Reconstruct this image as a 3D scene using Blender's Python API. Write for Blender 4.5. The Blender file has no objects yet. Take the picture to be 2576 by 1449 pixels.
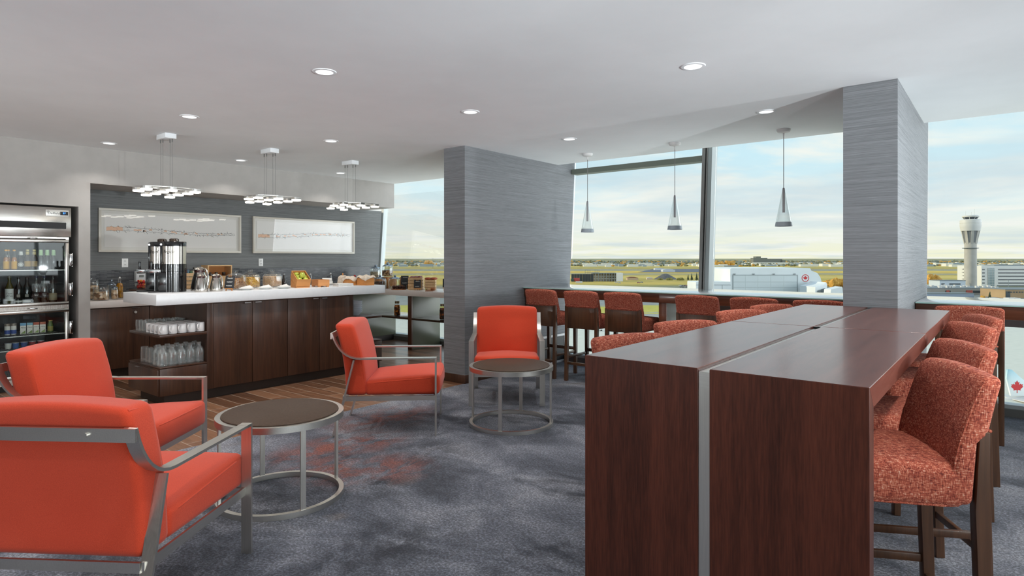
import bpy, bmesh, math, random
from mathutils import Vector, Matrix
R = math.radians
SC = bpy.context.scene
COL = SC.collection
random.seed(7)
TH = R(38.73)          # the camera looks this far left of the room's long axis
CS, SN = math.cos(TH), math.sin(TH)
EYE = 1.44
CEIL = 2.732

# ------------------------------------------------------------------ geometry
class G:
    def __init__(self):
        self.bm = bmesh.new()
    def _bev(self, vs, bev, seg):
        if bev > 0:
            es = {e for v in vs for e in v.link_edges}
            bmesh.ops.bevel(self.bm, geom=list(es), offset=bev, segments=seg, affect='EDGES', profile=0.5)
    def box(self, x0, x1, y0, y1, z0, z1, bev=0.0, seg=2, m=None):
        bm = self.bm
        vs = [bm.verts.new((x, y, z)) for x in (x0, x1) for y in (y0, y1) for z in (z0, z1)]
        for f in ((0, 1, 3, 2), (4, 6, 7, 5), (0, 4, 5, 1), (2, 3, 7, 6), (0, 2, 6, 4), (1, 5, 7, 3)):
            bm.faces.new([vs[i] for i in f])
        if m is not None:
            for v in vs: v.co = m @ v.co
        self._bev(vs, bev, seg)
        return self
    def cbox(self, c, s, bev=0.0, seg=2, rz=0.0, m=None):
        mm = Matrix.Translation(c) @ Matrix.Rotation(rz, 4, 'Z')
        if m is not None: mm = Matrix.Translation(c) @ m
        return self.box(-s[0]/2, s[0]/2, -s[1]/2, s[1]/2, -s[2]/2, s[2]/2, bev, seg, mm)
    def poly(self, pts):
        self.bm.faces.new([self.bm.verts.new(p) for p in pts]); return self
    def prism(self, pts, d, bev=0.0, seg=2):
        """extrude a planar loop of 3-D points by vector d"""
        bm = self.bm; d = Vector(d)
        a = [bm.verts.new(p) for p in pts]; b = [bm.verts.new(Vector(p) + d) for p in pts]
        n = len(pts)
        bm.faces.new(a[::-1]); bm.faces.new(b)
        for i in range(n):
            bm.faces.new((a[i], a[(i+1) % n], b[(i+1) % n], b[i]))
        self._bev(a + b, bev, seg)
        return self
    def lathe(self, prof, c=(0, 0, 0), seg=24, n=2.0, sx=1.0, sy=1.0, m=None):
        """profile (r,z) turned about z; n>2 gives a squarish plan"""
        bm = self.bm; rings = []
        for r, z in prof:
            if r < 1e-6:
                rings.append([bm.verts.new((c[0], c[1], c[2]+z))]); continue
            ring = []
            for i in range(seg):
                t = 2*math.pi*(i+.5)/seg; ca, sa = math.cos(t), math.sin(t)
                k = r
                if n != 2.0: k = r/((abs(ca)**n+abs(sa)**n)**(1/n))
                ring.append(bm.verts.new((c[0]+k*ca*sx, c[1]+k*sa*sy, c[2]+z)))
            rings.append(ring)
        for a, b in zip(rings, rings[1:]):
            if len(a) == 1 and len(b) == 1: continue
            for i in range(seg):
                j = (i+1) % seg
                if len(a) == 1: bm.faces.new((a[0], b[j], b[i]))
                elif len(b) == 1: bm.faces.new((a[i], a[j], b[0]))
                else: bm.faces.new((a[i], a[j], b[j], b[i]))
        if m is not None:
            for rg in rings:
                for v in rg: v.co = m @ v.co
        return self
    def cyl(self, p0, p1, r0, r1=None, seg=16, cap=True):
        r1 = r0 if r1 is None else r1
        p0, p1 = Vector(p0), Vector(p1)
        q = (p1-p0).to_track_quat('Z', 'Y').to_matrix().to_4x4()
        L = (p1-p0).length
        prof = [(r0, 0), (r1, L)]
        if cap: prof = [(0, 0)]+prof+[(0, L)]
        return self.lathe(prof, seg=seg, m=Matrix.Translation(p0) @ q)
    def tube(self, pts, r, seg=8, closed=False):
        bm = self.bm; pts = [Vector(p) for p in pts]; n = len(pts)
        rings = []; up = None
        for i, p in enumerate(pts):
            if closed: t = (pts[(i+1) % n]-pts[i-1])
            else: t = pts[min(i+1, n-1)]-pts[max(i-1, 0)]
            t.normalize()
            if up is None: up = t.orthogonal().normalized()
            up = (up-t*up.dot(t)).normalized(); s = t.cross(up)
            rr = r[i] if isinstance(r, (list, tuple)) else r
            rings.append([bm.verts.new(p+(up*math.cos(a)+s*math.sin(a))*rr) for a in [2*math.pi*k/seg for k in range(seg)]])
        m_ = n if closed else n-1
        for i in range(m_):
            a, b = rings[i], rings[(i+1) % n]
            off = 0
            if closed and i == n-1:
                off = min(range(seg), key=lambda o: (a[0].co-b[o].co).length)
            for k in range(seg):
                bm.faces.new((a[k], a[(k+1) % seg], b[(k+1+off) % seg], b[(k+off) % seg]))
        if not closed:
            bm.faces.new(rings[0][::-1]); bm.faces.new(rings[-1])
        return self
    def strap(self, pts, w, t, bev=0.0):
        """flat bar: path pts in the x-z plane (x,y0,z), wide w along y, t thick, mitred"""
        bm = self.bm; P = [Vector(p) for p in pts]; n = len(P); rings = []
        for i, p in enumerate(P):
            a = (P[i]-P[i-1]).normalized() if i else None
            b = (P[i+1]-P[i]).normalized() if i < n-1 else None
            a = a or b; b = b or a
            na = Vector((-a.z, 0, a.x)); nb = Vector((-b.z, 0, b.x))
            nn = (na+nb).normalized(); k = t/2/max(.3, nn.dot(na))
            rings.append([bm.verts.new(p+nn*s*k+Vector((0, y, 0))) for s, y in ((-1, -w/2), (1, -w/2), (1, w/2), (-1, w/2))])
        for a, b in zip(rings, rings[1:]):
            for k in range(4): bm.faces.new((a[k], a[(k+1) % 4], b[(k+1) % 4], b[k]))
        bm.faces.new(rings[0][::-1]); bm.faces.new(rings[-1])
        return self
    def rbox(self, h, r, n=(10, 10, 6), f=None):
        """rounded soft box, half sizes h, corner radius r, every vertex passed through f"""
        bm = self.bm; cache = {}
        def ax(hh, k):
            e = min(r, hh*.98); s = [-hh, -hh+e*.12, -hh+e*.35, -hh+e*.7]
            inner = [-(hh-e)+2*(hh-e)*i/k for i in range(k+1)]
            return s+inner+[-v for v in s[::-1]]
        A = [ax(h[i], n[i]) for i in range(3)]
        def V(p):
            key = tuple(round(c, 6) for c in p)
            if key in cache: return cache[key]
            q = Vector(p)
            inn = Vector([max(-(h[i]-min(r, h[i]*.98)), min(h[i]-min(r, h[i]*.98), q[i])) for i in range(3)])
            d = q-inn
            if d.length > 1e-9: q = inn+d.normalized()*r
            if f: q = Vector(f(q))
            cache[key] = bm.verts.new(q); return cache[key]
        for axis in range(3):
            u, v = [(1, 2), (2, 0), (0, 1)][axis]
            for s in (-1, 1):
                U, W = A[u], A[v]
                for i in range(len(U)-1):
                    for j in range(len(W)-1):
                        q = []
                        for a, b in ((U[i], W[j]), (U[i+1], W[j]), (U[i+1], W[j+1]), (U[i], W[j+1])):
                            p = [0, 0, 0]; p[axis] = s*h[axis]; p[u] = a; p[v] = b; q.append(V(p))
                        if s < 0: q = q[::-1]
                        if len(set(q)) == 4: bm.faces.new(q)
        return self
    def blob(self, c, r, sub=2, amp=0.0, seed=0, sc=(1, 1, 1)):
        rnd = random.Random(seed)
        res = bmesh.ops.create_icosphere(self.bm, subdivisions=sub, radius=1.0)
        ph = [rnd.uniform(0, 6.28) for _ in range(6)]
        for v in res['verts']:
            d = v.co.normalized()
            k = 1+amp*(math.sin(3*d.x+ph[0])*math.sin(3*d.y+ph[1])+math.sin(5*d.z+ph[2])*math.sin(4*d.x+ph[3])*.6)
            v.co = Vector((c[0]+d.x*r*k*sc[0], c[1]+d.y*r*k*sc[1], c[2]+d.z*r*k*sc[2]))
        return self
    def build(self, name, mat, parent=None, ang=38, loc=None, rz=0.0):
        bm = self.bm
        bmesh.ops.recalc_face_normals(bm, faces=bm.faces)
        me = bpy.data.meshes.new(name); bm.to_mesh(me); bm.free()
        if len(me.polygons):
            me.polygons.foreach_set('use_smooth', [True]*len(me.polygons))
            me.set_sharp_from_angle(angle=R(ang))
        if mat is not None: me.materials.append(mat)
        o = bpy.data.objects.new(name, me); COL.objects.link(o)
        if parent is not None: o.parent = parent
        if loc is not None: o.location = loc
        o.rotation_euler = (0, 0, rz)
        return o

def tag(o, label=None, cat=None, group=None, kind=None):
    if label: o['label'] = label
    if cat: o['category'] = cat
    if group: o['group'] = group
    if kind: o['kind'] = kind
    return o
def thing(name, label, cat, loc=(0, 0, 0), rz=0.0, group=None):
    o = bpy.data.objects.new(name, None); COL.objects.link(o)
    o.location = loc; o.rotation_euler = (0, 0, rz); o.empty_display_size = .1
    return tag(o, label, cat, group)
def dup(root, loc, rz=None, label=None, group=None):
    def cp(o, par):
        c = o.copy(); COL.objects.link(c)
        if par is not None: c.parent = par
        for ch in o.children: cp(ch, c)
        return c
    r = cp(root, None); r.location = loc
    if rz is not None: r.rotation_euler = (0, 0, rz)
    if label: r['label'] = label
    if group: r['group'] = group
    return r
def struct(name, g, mat, label=None, ang=38):
    o = g.build(name, mat, None, ang)
    return tag(o, label, None, None, 'structure')

def text(name, s, size, mat, parent, loc, rot, depth=.0006, shear=0.0, align='CENTER', space=1.0, bold=0.0):
    cu = bpy.data.curves.new(name, 'FONT'); cu.body = s; cu.size = size; cu.extrude = depth
    cu.shear = shear; cu.align_x = align; cu.align_y = 'CENTER'; cu.space_character = space; cu.offset = bold
    cu.resolution_u = 3
    t = bpy.data.objects.new(name, cu); COL.objects.link(t)
    dg = bpy.context.evaluated_depsgraph_get()
    me = bpy.data.meshes.new_from_object(t.evaluated_get(dg))
    bpy.data.objects.remove(t); bpy.data.curves.remove(cu)
    me.materials.clear(); me.materials.append(mat)
    o = bpy.data.objects.new(name, me); COL.objects.link(o)
    if parent is not None: o.parent = parent
    o.location = loc; o.rotation_euler = rot
    return o

# ------------------------------------------------------------------ materials
def lin(c):
    return tuple((x/12.92 if x <= .04045 else ((x+.055)/1.055)**2.4) for x in [v/255 for v in c])+(1,)
class NT:
    def __init__(self, name):
        self.m = bpy.data.materials.new(name); self.m.use_nodes = True
        self.t = self.m.node_tree; self.t.nodes.clear()
        self.out = self.t.nodes.new('ShaderNodeOutputMaterial')
    def n(self, typ, inp=None, **props):
        nd = self.t.nodes.new('ShaderNode'+typ)
        for k, v in props.items(): setattr(nd, k, v)
        for k, v in (inp or {}).items():
            s = nd.inputs[k]
            if isinstance(v, bpy.types.NodeSocket): self.t.links.new(v, s)
            else: s.default_value = v
        return nd
    def coord(self, scale=(1, 1, 1), rot=(0, 0, 0), out='Object'):
        tc = self.n('TexCoord')
        return self.n('Mapping', {'Vector': tc.outputs[out], 'Scale': scale, 'Rotation': rot}).outputs[0]
    def noise(self, vec, scale=5, detail=3, rough=.55, dist=0.0):
        return self.n('TexNoise', {'Vector': vec, 'Scale': scale, 'Detail': detail, 'Roughness': rough, 'Distortion': dist}).outputs['Fac']
    def ramp(self, fac, stops, interp='LINEAR'):
        r = self.n('ValToRGB', {'Fac': fac}); cr = r.color_ramp; cr.interpolation = interp
        while len(cr.elements) < len(stops): cr.elements.new(.5)
        for e, (p, c) in zip(cr.elements, sorted(stops, key=lambda s: s[0])):
            e.position = p; e.color = c
        return r.outputs[0]
    def mix(self, a, b, fac, mode='MIX'):
        nd = self.n('Mix', data_type='RGBA', blend_type=mode)
        for s, v in ((nd.inputs[0], fac), (nd.inputs[6], a), (nd.inputs[7], b)):
            if isinstance(v, bpy.types.NodeSocket): self.t.links.new(v, s)
            else: s.default_value = v
        return nd.outputs[2]
    def math(self, op, a, b=0.0, c=None):
        d = {0: a, 1: b}
        if c is not None: d[2] = c
        return self.n('Math', d, operation=op).outputs[0]
    def bump(self, h, strength=.2, dist=.01):
        return self.n('Bump', {'Height': h, 'Strength': strength, 'Distance': dist}).outputs[0]
    def done(self, col, rough=.5, metal=0.0, spec=.5, normal=None, coat=0.0, sheen=0.0, emit=None, es=0.0, alpha=None, coat_rough=.1, aniso=0.0):
        d = {'Base Color': col, 'Roughness': rough, 'Metallic': metal, 'Specular IOR Level': spec, 'Coat Weight': coat, 'Coat Roughness': coat_rough, 'Sheen Weight': sheen, 'Anisotropic': aniso}
        if normal is not None: d['Normal'] = normal
        if emit is not None: d['Emission Color'] = emit; d['Emission Strength'] = es
        b = self.n('BsdfPrincipled', d)
        self.t.links.new(b.outputs[0], self.out.inputs[0])
        return self.m
MATS = {}
def plain(name, c, rough=.5, metal=0.0, spec=.5, coat=0.0, emit=0.0, sheen=0.0):
    if name in MATS: return MATS[name]
    t = NT(name); col = lin(c)
    MATS[name] = t.done(col, rough, metal, spec, None, coat, sheen, col if emit else None, emit)
    return MATS[name]
def noisy(name, c1, c2, scale=8, rough=.6, stretch=(1, 1, 1), metal=0.0, bump=0.0, detail=4, spec=.5, coat=0.0, p=(.35, .65)):
    if name in MATS: return MATS[name]
    t = NT(name); f = t.noise(t.coord(stretch), scale, detail)
    col = t.ramp(f, [(p[0], lin(c1)), (p[1], lin(c2))])
    MATS[name] = t.done(col, rough, metal, spec, t.bump(f, bump) if bump else None, coat)
    return MATS[name]
def glassy(name, c, base=.10, edge=.75, rough=.02, body=.0, bodycol=(255, 255, 255)):
    """thin clear glass: see-through head on, reflecting and a little denser at grazing angles"""
    if name in MATS: return MATS[name]
    t = NT(name)
    lw = t.n('LayerWeight', {'Blend': .35}).outputs['Facing']
    fac = t.n('MapRange', {'Value': lw, 'From Min': 0.0, 'From Max': 1.0, 'To Min': base, 'To Max': edge}).outputs[0]
    tr = t.n('BsdfTransparent', {'Color': lin(c)})
    gl = t.n('BsdfGlossy', {'Color': (1, 1, 1, 1), 'Roughness': rough})
    s = t.n('MixShader', {0: fac, 1: tr.outputs[0], 2: gl.outputs[0]}).outputs[0]
    if body > 0:
        df = t.n('BsdfDiffuse', {'Color': lin(bodycol)})
        s = t.n('MixShader', {0: body, 1: s, 2: df.outputs[0]}).outputs[0]
    t.t.links.new(s, t.out.inputs[0]); MATS[name] = t.m
    return t.m
def wood(name, c1, c2, axis='z', scale=1.0, rough=.35, coat=.0, spec=.5, fine=60):
    if name in MATS: return MATS[name]
    t = NT(name)
    st = {'x': (.06, 1, 1), 'y': (1, .06, 1), 'z': (1, 1, .06)}[axis]
    v = t.coord(st)
    a = t.noise(v, 9*scale, 4, .6, .4); b = t.noise(v, fine*scale, 3, .6)
    f = t.math('ADD', t.math('MULTIPLY', a, .55), t.math('MULTIPLY', b, .45))
    col = t.ramp(f, [(.33, lin(c1)), (.66, lin(c2))])
    MATS[name] = t.done(col, rough, 0, spec, t.bump(b, .04, .002), coat, coat_rough=.12)
    return MATS[name]
def metal(name, c, rough=.3, axis='z', aniso=.0):
    if name in MATS: return MATS[name]
    t = NT(name)
    st = {'x': (.03, 1, 1), 'y': (1, .03, 1), 'z': (1, 1, .03)}[axis]
    f = t.noise(t.coord(st), 220, 2)
    rg = t.n('MapRange', {'Value': f, 'From Min': .3, 'From Max': .7, 'To Min': rough*.9, 'To Max': rough*1.12}).outputs[0]
    col = t.ramp(f, [(.3, lin([x*.96 for x in c])), (.7, lin(c))])
    MATS[name] = t.done(col, rg, 1.0, .5, None, aniso=aniso)
    return MATS[name]

def m_carpet():
    t = NT('carpet_pile')
    v = t.coord()
    big = t.noise(t.coord((1.0, 1.5, 1)), 1.3, 5, .62, .6)
    fine = t.noise(v, 75, 4, .8)
    mid = t.noise(v, 24, 4, .7)
    base = t.ramp(big, [(.34, lin((52, 56, 67))), (.44, lin((96, 100, 111))), (.54, lin((138, 141, 150))), (.65, lin((178, 179, 185)))])
    base = t.mix(base, t.ramp(mid, [(.3, lin((80, 84, 94))), (.7, lin((128, 130, 138)))]), .35)
    n2 = t.noise(t.coord((.9, 1.6, 1), (0, 0, .6)), 1.35, 4, .62, .8)
    navy = t.ramp(n2, [(.56, (0, 0, 0, 1)), (.68, (1, 1, 1, 1))])
    base = t.mix(base, lin((40, 44, 56)), t.math('MULTIPLY', navy, .85))
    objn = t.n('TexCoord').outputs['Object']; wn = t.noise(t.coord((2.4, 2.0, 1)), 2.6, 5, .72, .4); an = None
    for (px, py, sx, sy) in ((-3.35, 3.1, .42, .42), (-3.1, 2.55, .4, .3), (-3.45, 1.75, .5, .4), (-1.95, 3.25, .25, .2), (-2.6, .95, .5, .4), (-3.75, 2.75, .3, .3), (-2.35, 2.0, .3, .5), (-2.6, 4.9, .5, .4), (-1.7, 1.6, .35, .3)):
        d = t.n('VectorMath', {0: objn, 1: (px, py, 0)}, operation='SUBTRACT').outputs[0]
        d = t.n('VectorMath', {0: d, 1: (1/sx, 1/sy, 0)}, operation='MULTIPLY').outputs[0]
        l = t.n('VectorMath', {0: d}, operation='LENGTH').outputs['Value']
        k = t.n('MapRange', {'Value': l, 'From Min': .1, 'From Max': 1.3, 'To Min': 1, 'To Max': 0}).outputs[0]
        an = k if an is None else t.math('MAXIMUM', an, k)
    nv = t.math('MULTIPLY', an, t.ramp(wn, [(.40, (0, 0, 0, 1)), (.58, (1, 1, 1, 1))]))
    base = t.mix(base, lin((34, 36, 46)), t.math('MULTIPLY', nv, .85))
    n3 = t.noise(t.coord((1.5, .9, 1), (0, 0, .3)), 1.25, 4, .62, .9)
    tan = t.ramp(n3, [(.62, (0, 0, 0, 1)), (.75, (1, 1, 1, 1))])
    base = t.mix(base, lin((128, 118, 112)), t.math('MULTIPLY', tan, .6))
    # rust coloured patches woven into the border of the carpet, and scattered elsewhere
    obj = t.n('TexCoord').outputs['Object']
    wob = t.noise(t.coord((2.2, 1.2, 1)), 3.2, 5, .75, .5)
    acc = None
    for (px, py, sx, sy) in ((-4.35, 3.55, .35, .55), (-4.0, 2.75, .3, .5), (-3.55, 2.5, .4, .3), (-3.3, 2.75, .3, .3), (-2.1, 3.9, .2, .3), (-2.75, .75, .35, .25), (-3.9, 3.05, .28, .35), (-4.3, 1.9, .2, .4)):
        d = t.n('VectorMath', {0: obj, 1: (px, py, 0)}, operation='SUBTRACT').outputs[0]
        d = t.n('VectorMath', {0: d, 1: (1/sx, 1/sy, 0)}, operation='MULTIPLY').outputs[0]
        l = t.n('VectorMath', {0: d}, operation='LENGTH').outputs['Value']
        k = t.n('MapRange', {'Value': l, 'From Min': .2, 'From Max': 1.25, 'To Min': 1, 'To Max': 0}).outputs[0]
        acc = k if acc is None else t.math('MAXIMUM', acc, k)
    rust = t.math('MULTIPLY', acc, t.ramp(wob, [(.42, (0, 0, 0, 1)), (.56, (1, 1, 1, 1))]))
    base = t.mix(base, lin((150, 78, 58)), t.math('MULTIPLY', rust, .8))
    base = t.mix(base, t.ramp(fine, [(.40, lin((24, 26, 30))), (.5, lin((128, 128, 132))), (.60, lin((226, 228, 232)))]), .62, 'OVERLAY')
    MATS['carpet'] = t.done(base, .95, 0, .1, t.bump(fine, .6, .006), sheen=.2)
m_carpet()
def m_tilefloor():
    t = NT('wood_look_tile')
    v = t.coord()
    br = t.n('TexBrick', {'Vector': v, 'Color1': (0, 0, 0, 1), 'Color2': (1, 1, 1, 1), 'Mortar': (.5, .5, .5, 1), 'Scale': 1.0, 'Mortar Size': .004, 'Mortar Smooth': .1, 'Bias': 0.0, 'Brick Width': .92, 'Row Height': .152}, offset=.37, offset_frequency=2)
    g = t.noise(t.coord((.9, 14, 1)), 3.0, 5, .65, .5)
    gg = t.math('ADD', t.math('MULTIPLY', g, .6), t.math('MULTIPLY', t.n('SeparateColor', {0: br.outputs[0]}).outputs[0], .4))
    col = t.ramp(gg, [(.25, lin((80, 55, 40))), (.45, lin((118, 82, 60))), (.6, lin((146, 106, 80))), (.8, lin((106, 74, 55)))])
    col = t.mix(col, lin((172, 152, 134)), br.outputs['Fac'])
    MATS['tilefloor'] = t.done(col, .32, 0, .5, None, .25)
m_tilefloor()
def m_grass(name, c1, c2):
    t = NT(name)
    a = t.noise(t.coord((.35, .35, 60)), 3.0, 4, .7, .3)
    b = t.noise(t.coord((1, 1, 55)), 9.0, 3, .7)
    f = t.math('ADD', t.math('MULTIPLY', a, .6), t.math('MULTIPLY', b, .4))
    MATS[name] = t.done(t.ramp(f, [(.36, lin(c1)), (.62, lin(c2))]), .72, 0, .3, t.bump(b, .25, .004))
m_grass('grasscloth', (100, 102, 105), (138, 140, 143))
m_grass('grasscloth_back', (94, 96, 96), (134, 136, 136))
def m_mosaic():
    t = NT('strip_mosaic')
    tc = t.n('TexCoord').outputs['Object']
    s = t.n('SeparateXYZ', {0: tc})
    v = t.n('CombineXYZ', {0: s.outputs[1], 1: s.outputs[2], 2: 0.0}).outputs[0]
    br = t.n('TexBrick', {'Vector': v, 'Color1': (0, 0, 0, 1), 'Color2': (1, 1, 1, 1), 'Mortar': (0, 0, 0, 1), 'Scale': 1.0, 'Mortar Size': .0012, 'Bias': 0.0, 'Brick Width': .085, 'Row Height': .0125}, offset=.41, offset_frequency=2)
    k = t.n('SeparateColor', {0: br.outputs[0]}).outputs[0]
    nz = t.noise(t.coord((1, 9, 74)), 1.0, 2, .5)
    f = t.math('ADD', t.math('MULTIPLY', k, .5), t.math('MULTIPLY', nz, .5))
    col = t.ramp(f, [(.2, lin((58, 60, 64))), (.5, lin((74, 76, 80))), (.78, lin((104, 105, 106)))])
    col = t.mix(col, lin((56, 58, 62)), br.outputs['Fac'])
    rg = t.ramp(f, [(.28, (.12, .12, .12, 1)), (.40, (.42, .42, .42, 1))])
    MATS['mosaic'] = t.done(col, rg, 0, .6)
m_mosaic()
def m_tweed():
    t = NT('rust_tweed')
    a = t.noise(t.coord((75, 75, 330)), 1.0, 2, .6)
    b = t.noise(t.coord((330, 330, 55)), 1.0, 2, .6)
    c = t.noise(t.coord(), 30, 3, .6)
    f = t.math('ADD', t.math('MULTIPLY', a, .5), t.math('MULTIPLY', b, .5))
    col = t.ramp(f, [(.33, lin((66, 32, 32))), (.43, lin((138, 60, 46))), (.51, lin((188, 92, 70))), (.58, lin((216, 138, 108))), (.68, lin((250, 216, 194)))])
    col = t.mix(col, t.ramp(c, [(.35, lin((122, 60, 54))), (.65, lin((206, 112, 88)))]), .22)
    MATS['tweed'] = t.done(col, .9, 0, .2, t.bump(f, .5, .003), sheen=.05)
m_tweed()
def m_orange():
    t = NT('orange_wool')
    f = t.noise(t.coord(), 420, 2, .6); g = t.noise(t.coord(), 3, 2)
    col = t.ramp(f, [(.3, lin((196, 62, 34))), (.7, lin((222, 82, 50)))])
    col = t.mix(col, lin((184, 42, 14)), t.math('MULTIPLY', g, .4))
    MATS['orange'] = t.done(col, .82, 0, .25, t.bump(f, .15, .001), sheen=.2)
m_orange()
STEEL = metal('brushed_steel', (222, 218, 210), .34, 'z')
STEELX = metal('brushed_steel_flat', (222, 219, 212), .32, 'x')
CHROME = plain('chrome', (214, 214, 214), .12, 1.0)
WHITE = plain('white_paint', (222, 221, 220), .6)
CEILM = noisy('ceiling_paint', (234, 237, 239), (238, 241, 243), 2.0, .85)
WALLP = noisy('greige_paint', (172, 168, 164), (178, 174, 170), 6.0, .8)
QUARTZ = noisy('white_quartz', (222, 224, 226), (225, 227, 229), 30.0, .3)
QUARTZW = noisy('warm_quartz', (218, 209, 203), (221, 212, 206), 30.0, .3)
CAB = wood('cabinet_walnut', (50, 30, 20), (84, 54, 37), 'z', 1.0, .38, .1)
CABY = wood('cabinet_walnut_flat', (50, 30, 20), (84, 54, 37), 'y', 1.0, .3, .15)
CABX = wood('counter_walnut_flat', (82, 46, 32), (122, 76, 54), 'x', 1.0, .3, .15)
KICK = plain('dark_kick', (40, 28, 20), .5)
TABW = wood('table_mahogany', (50, 22, 13), (98, 50, 35), 'z', 1.3, .42, .0, .35, fine=150)
TABY = wood('table_mahogany_flat', (84, 42, 34), (124, 74, 62), 'y', 1.3, .26, .12, fine=120)
LEGW = wood('stool_walnut', (62, 39, 25), (102, 68, 45), 'z', 1.0, .32, .2)
DARK = plain('black_plastic', (14, 14, 16), .18, 0, .5, .5)
BLACK = plain('matt_black', (18, 18, 19), .55)
MULL = plain('window_frame_grey', (128, 127, 124), .5)
MULLW = plain('window_frame_white', (206, 214, 214), .4)
GAP = plain('dark_gap_gasket', (22, 22, 22), .6)
PINE = wood('light_pine', (196, 156, 108), (224, 188, 142), 'y', 1.0, .5)
OAK = wood('honey_bamboo', (186, 118, 58), (214, 150, 86), 'y', 1.0, .45)
GLASS = glassy('clear_glass', (252, 254, 254), .04, .4)
GLASSJ = glassy('jar_glass', (252, 254, 254), .03, .38)
PANE = None
def m_pane():
    t = NT('window_pane')
    fr = t.n('Fresnel', {'IOR': 1.45}).outputs[0]
    tr = t.n('BsdfTransparent', {'Color': lin((250, 253, 253))}); gl = t.n('BsdfGlossy', {'Color': (1, 1, 1, 1), 'Roughness': .0})
    s = t.n('MixShader', {0: t.math('MULTIPLY', fr, .22), 1: tr.outputs[0], 2: gl.outputs[0]}).outputs[0]
    t.t.links.new(s, t.out.inputs[0]); return t.m
PANE = m_pane()
# ------------------------------------------------------------------ camera
cam = bpy.data.cameras.new('camera'); cam_o = bpy.data.objects.new('camera', cam); COL.objects.link(cam_o)
cam_o.location = (0, 0, EYE); cam_o.rotation_euler = (R(90), 0, TH)
cam.sensor_width = 36; cam.lens = 1542.08/2576*36; cam.shift_y = -(724.5-649.43)/2576
cam.clip_start = .05; cam.clip_end = 40000
SC.camera = cam_o

# ------------------------------------------------------------------ shell
def gy(z): return 7.258+.0737*z        # the glass leans outwards
FY = 7.03
XL = -8.27; XB = -9.0; XW = 4.2; YB = -5.0
struct('floor', G().box(-4.83, XW, YB, 7.3, -.3, 0), MATS['carpet'], 'mottled blue grey carpet with rust patches')
struct('floor_tiled', G().box(-9.4, -4.83, YB, 7.3, -.3, -.001), MATS['tilefloor'], 'wood look plank tile floor by the servery')
struct('ceiling', G().box(-9.4, XW, YB, FY, CEIL, 3.1).box(-9.4, XW, FY, 7.62, 3.1, 3.2), CEILM, 'plain white plaster ceiling')
g = G()
g.box(-9.4, XL, YB, FY+.005, 2.31, CEIL)
g.box(-9.4, XL, YB, 2.372, 2.03, 2.31)
g.box(-9.4, XL, 2.372, 2.488, 0, 2.31)
g.box(-9.4, XL, YB, 1.46, 0, 2.03)
g.box(-9.4, -9.2, 1.46, 2.372, 0, 2.03)
struct('wall_left', g, WALLP, 'greige wall and bulkhead over the servery niche')
g = G().prism([(XB, 2.488, 0), (XB, gy(0)-.07, 0), (XB, gy(2.31)-.07, 2.31), (XB, 2.488, 2.31)], (-.2, 0, 0))
struct('wall_niche', g, MATS['grasscloth_back'], 'grey grasscloth wall behind the servery')
g = G().box(XB, XB+.012, 2.489, 7.22, .931, 1.284)
struct('wall_splashback', g, MATS['mosaic'], 'dark slate strip mosaic splashback')
struct('wall_back', G().box(-9.4, XW, YB-.2, YB, 0, CEIL), CAB)
def pier(name, x0, x1, y0, lab):
    g = G().prism([(x0, y0, 0), (x0, gy(0)-.01, 0), (x0, gy(3.1)-.01, 3.1), (x0, y0, 3.1), ], (x1-x0, 0, 0))
    # keep the part above the ceiling out of the room
    return struct(name, g, MATS['grasscloth'], lab)
pier('wall_pier_left', -5.155, -4.82, 5.145, 'deep grey grasscloth pier beside the servery')
pier('wall_pier_right', -.945, -.594, 5.172, 'grey grasscloth pier at the end of the high table')
g = G().box(-5.167, -4.808, 5.133, 6.9, 0, .095, .003)
struct('baseboard_pier', g, CAB, 'dark wood baseboard round the left pier')

def slab_x(g, x0, x1, z0, z1, d0, d1):
    """bar lying in the leaning glass plane, from d0 inside to d1 outside"""
    g.prism([(x0, gy(z0)+d0, z0), (x0, gy(z0)+d1, z0), (x0, gy(z1)+d1, z1), (x0, gy(z1)+d0, z1)], (x1-x0, 0, 0))
    return g
def window(n, x0, x1, lab, transom=None, sides=(.004, .004)):
    g = G()
    slab_x(g, x0, x1, .07, .105, -.08, .05)
    if sides[0] > .01: slab_x(g, x0, x0+sides[0], .105, 3.1, -.04, .05)
    o = struct('window_%d' % n, g, MULLW, lab)
    p = G(); slab_x(p, x0+.005, x1-.005, .1, 3.1, 0, .012); p.build('pane', PANE, o)
    k = G().box(x0, x1, gy(0)-.10, gy(0)+.06, 0, .07); k.build('sill', MULL, o)
    if transom:
        t = G(); slab_x(t, x0+.01, x1-.01, transom[0], transom[1], -.10, .05); t.build('transom', plain('transom_olive', (108, 114, 104), .5) if transom[0] > 2 else plain('transom_grey', (176, 176, 178), .5), o)
    return o
window(1, -9.05, -5.16, 'floor to ceiling window behind the pastry counter', sides=(.07, .004))
window(2, -4.82, -2.886, 'leaning window between the grey pier and the mullion', (2.635, 2.705))
window(3, -2.766, -.945, 'leaning window between the mullion and the right pier', (.81, .895))
window(4, -.594, XW, 'leaning window right of the right pier', (.81, .895))
g = G(); slab_x(g, -2.886, -2.848, .07, 3.1, -.13, .06); slab_x(g, -2.830, -2.815, .07, 3.1, -.13, .06)
o = struct('trim_1', g, MULL, 'window mullion between two panes')
g = G(); slab_x(g, -2.848, -2.830, .07, 3.1, -.10, .05); g.build('gasket', GAP, o)
g = G(); slab_x(g, -2.815, -2.766, .07, 3.1, -.12, .06); g.build('glazing_bead', plain('bead_grey', (150, 158, 158), .4), o)
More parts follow.
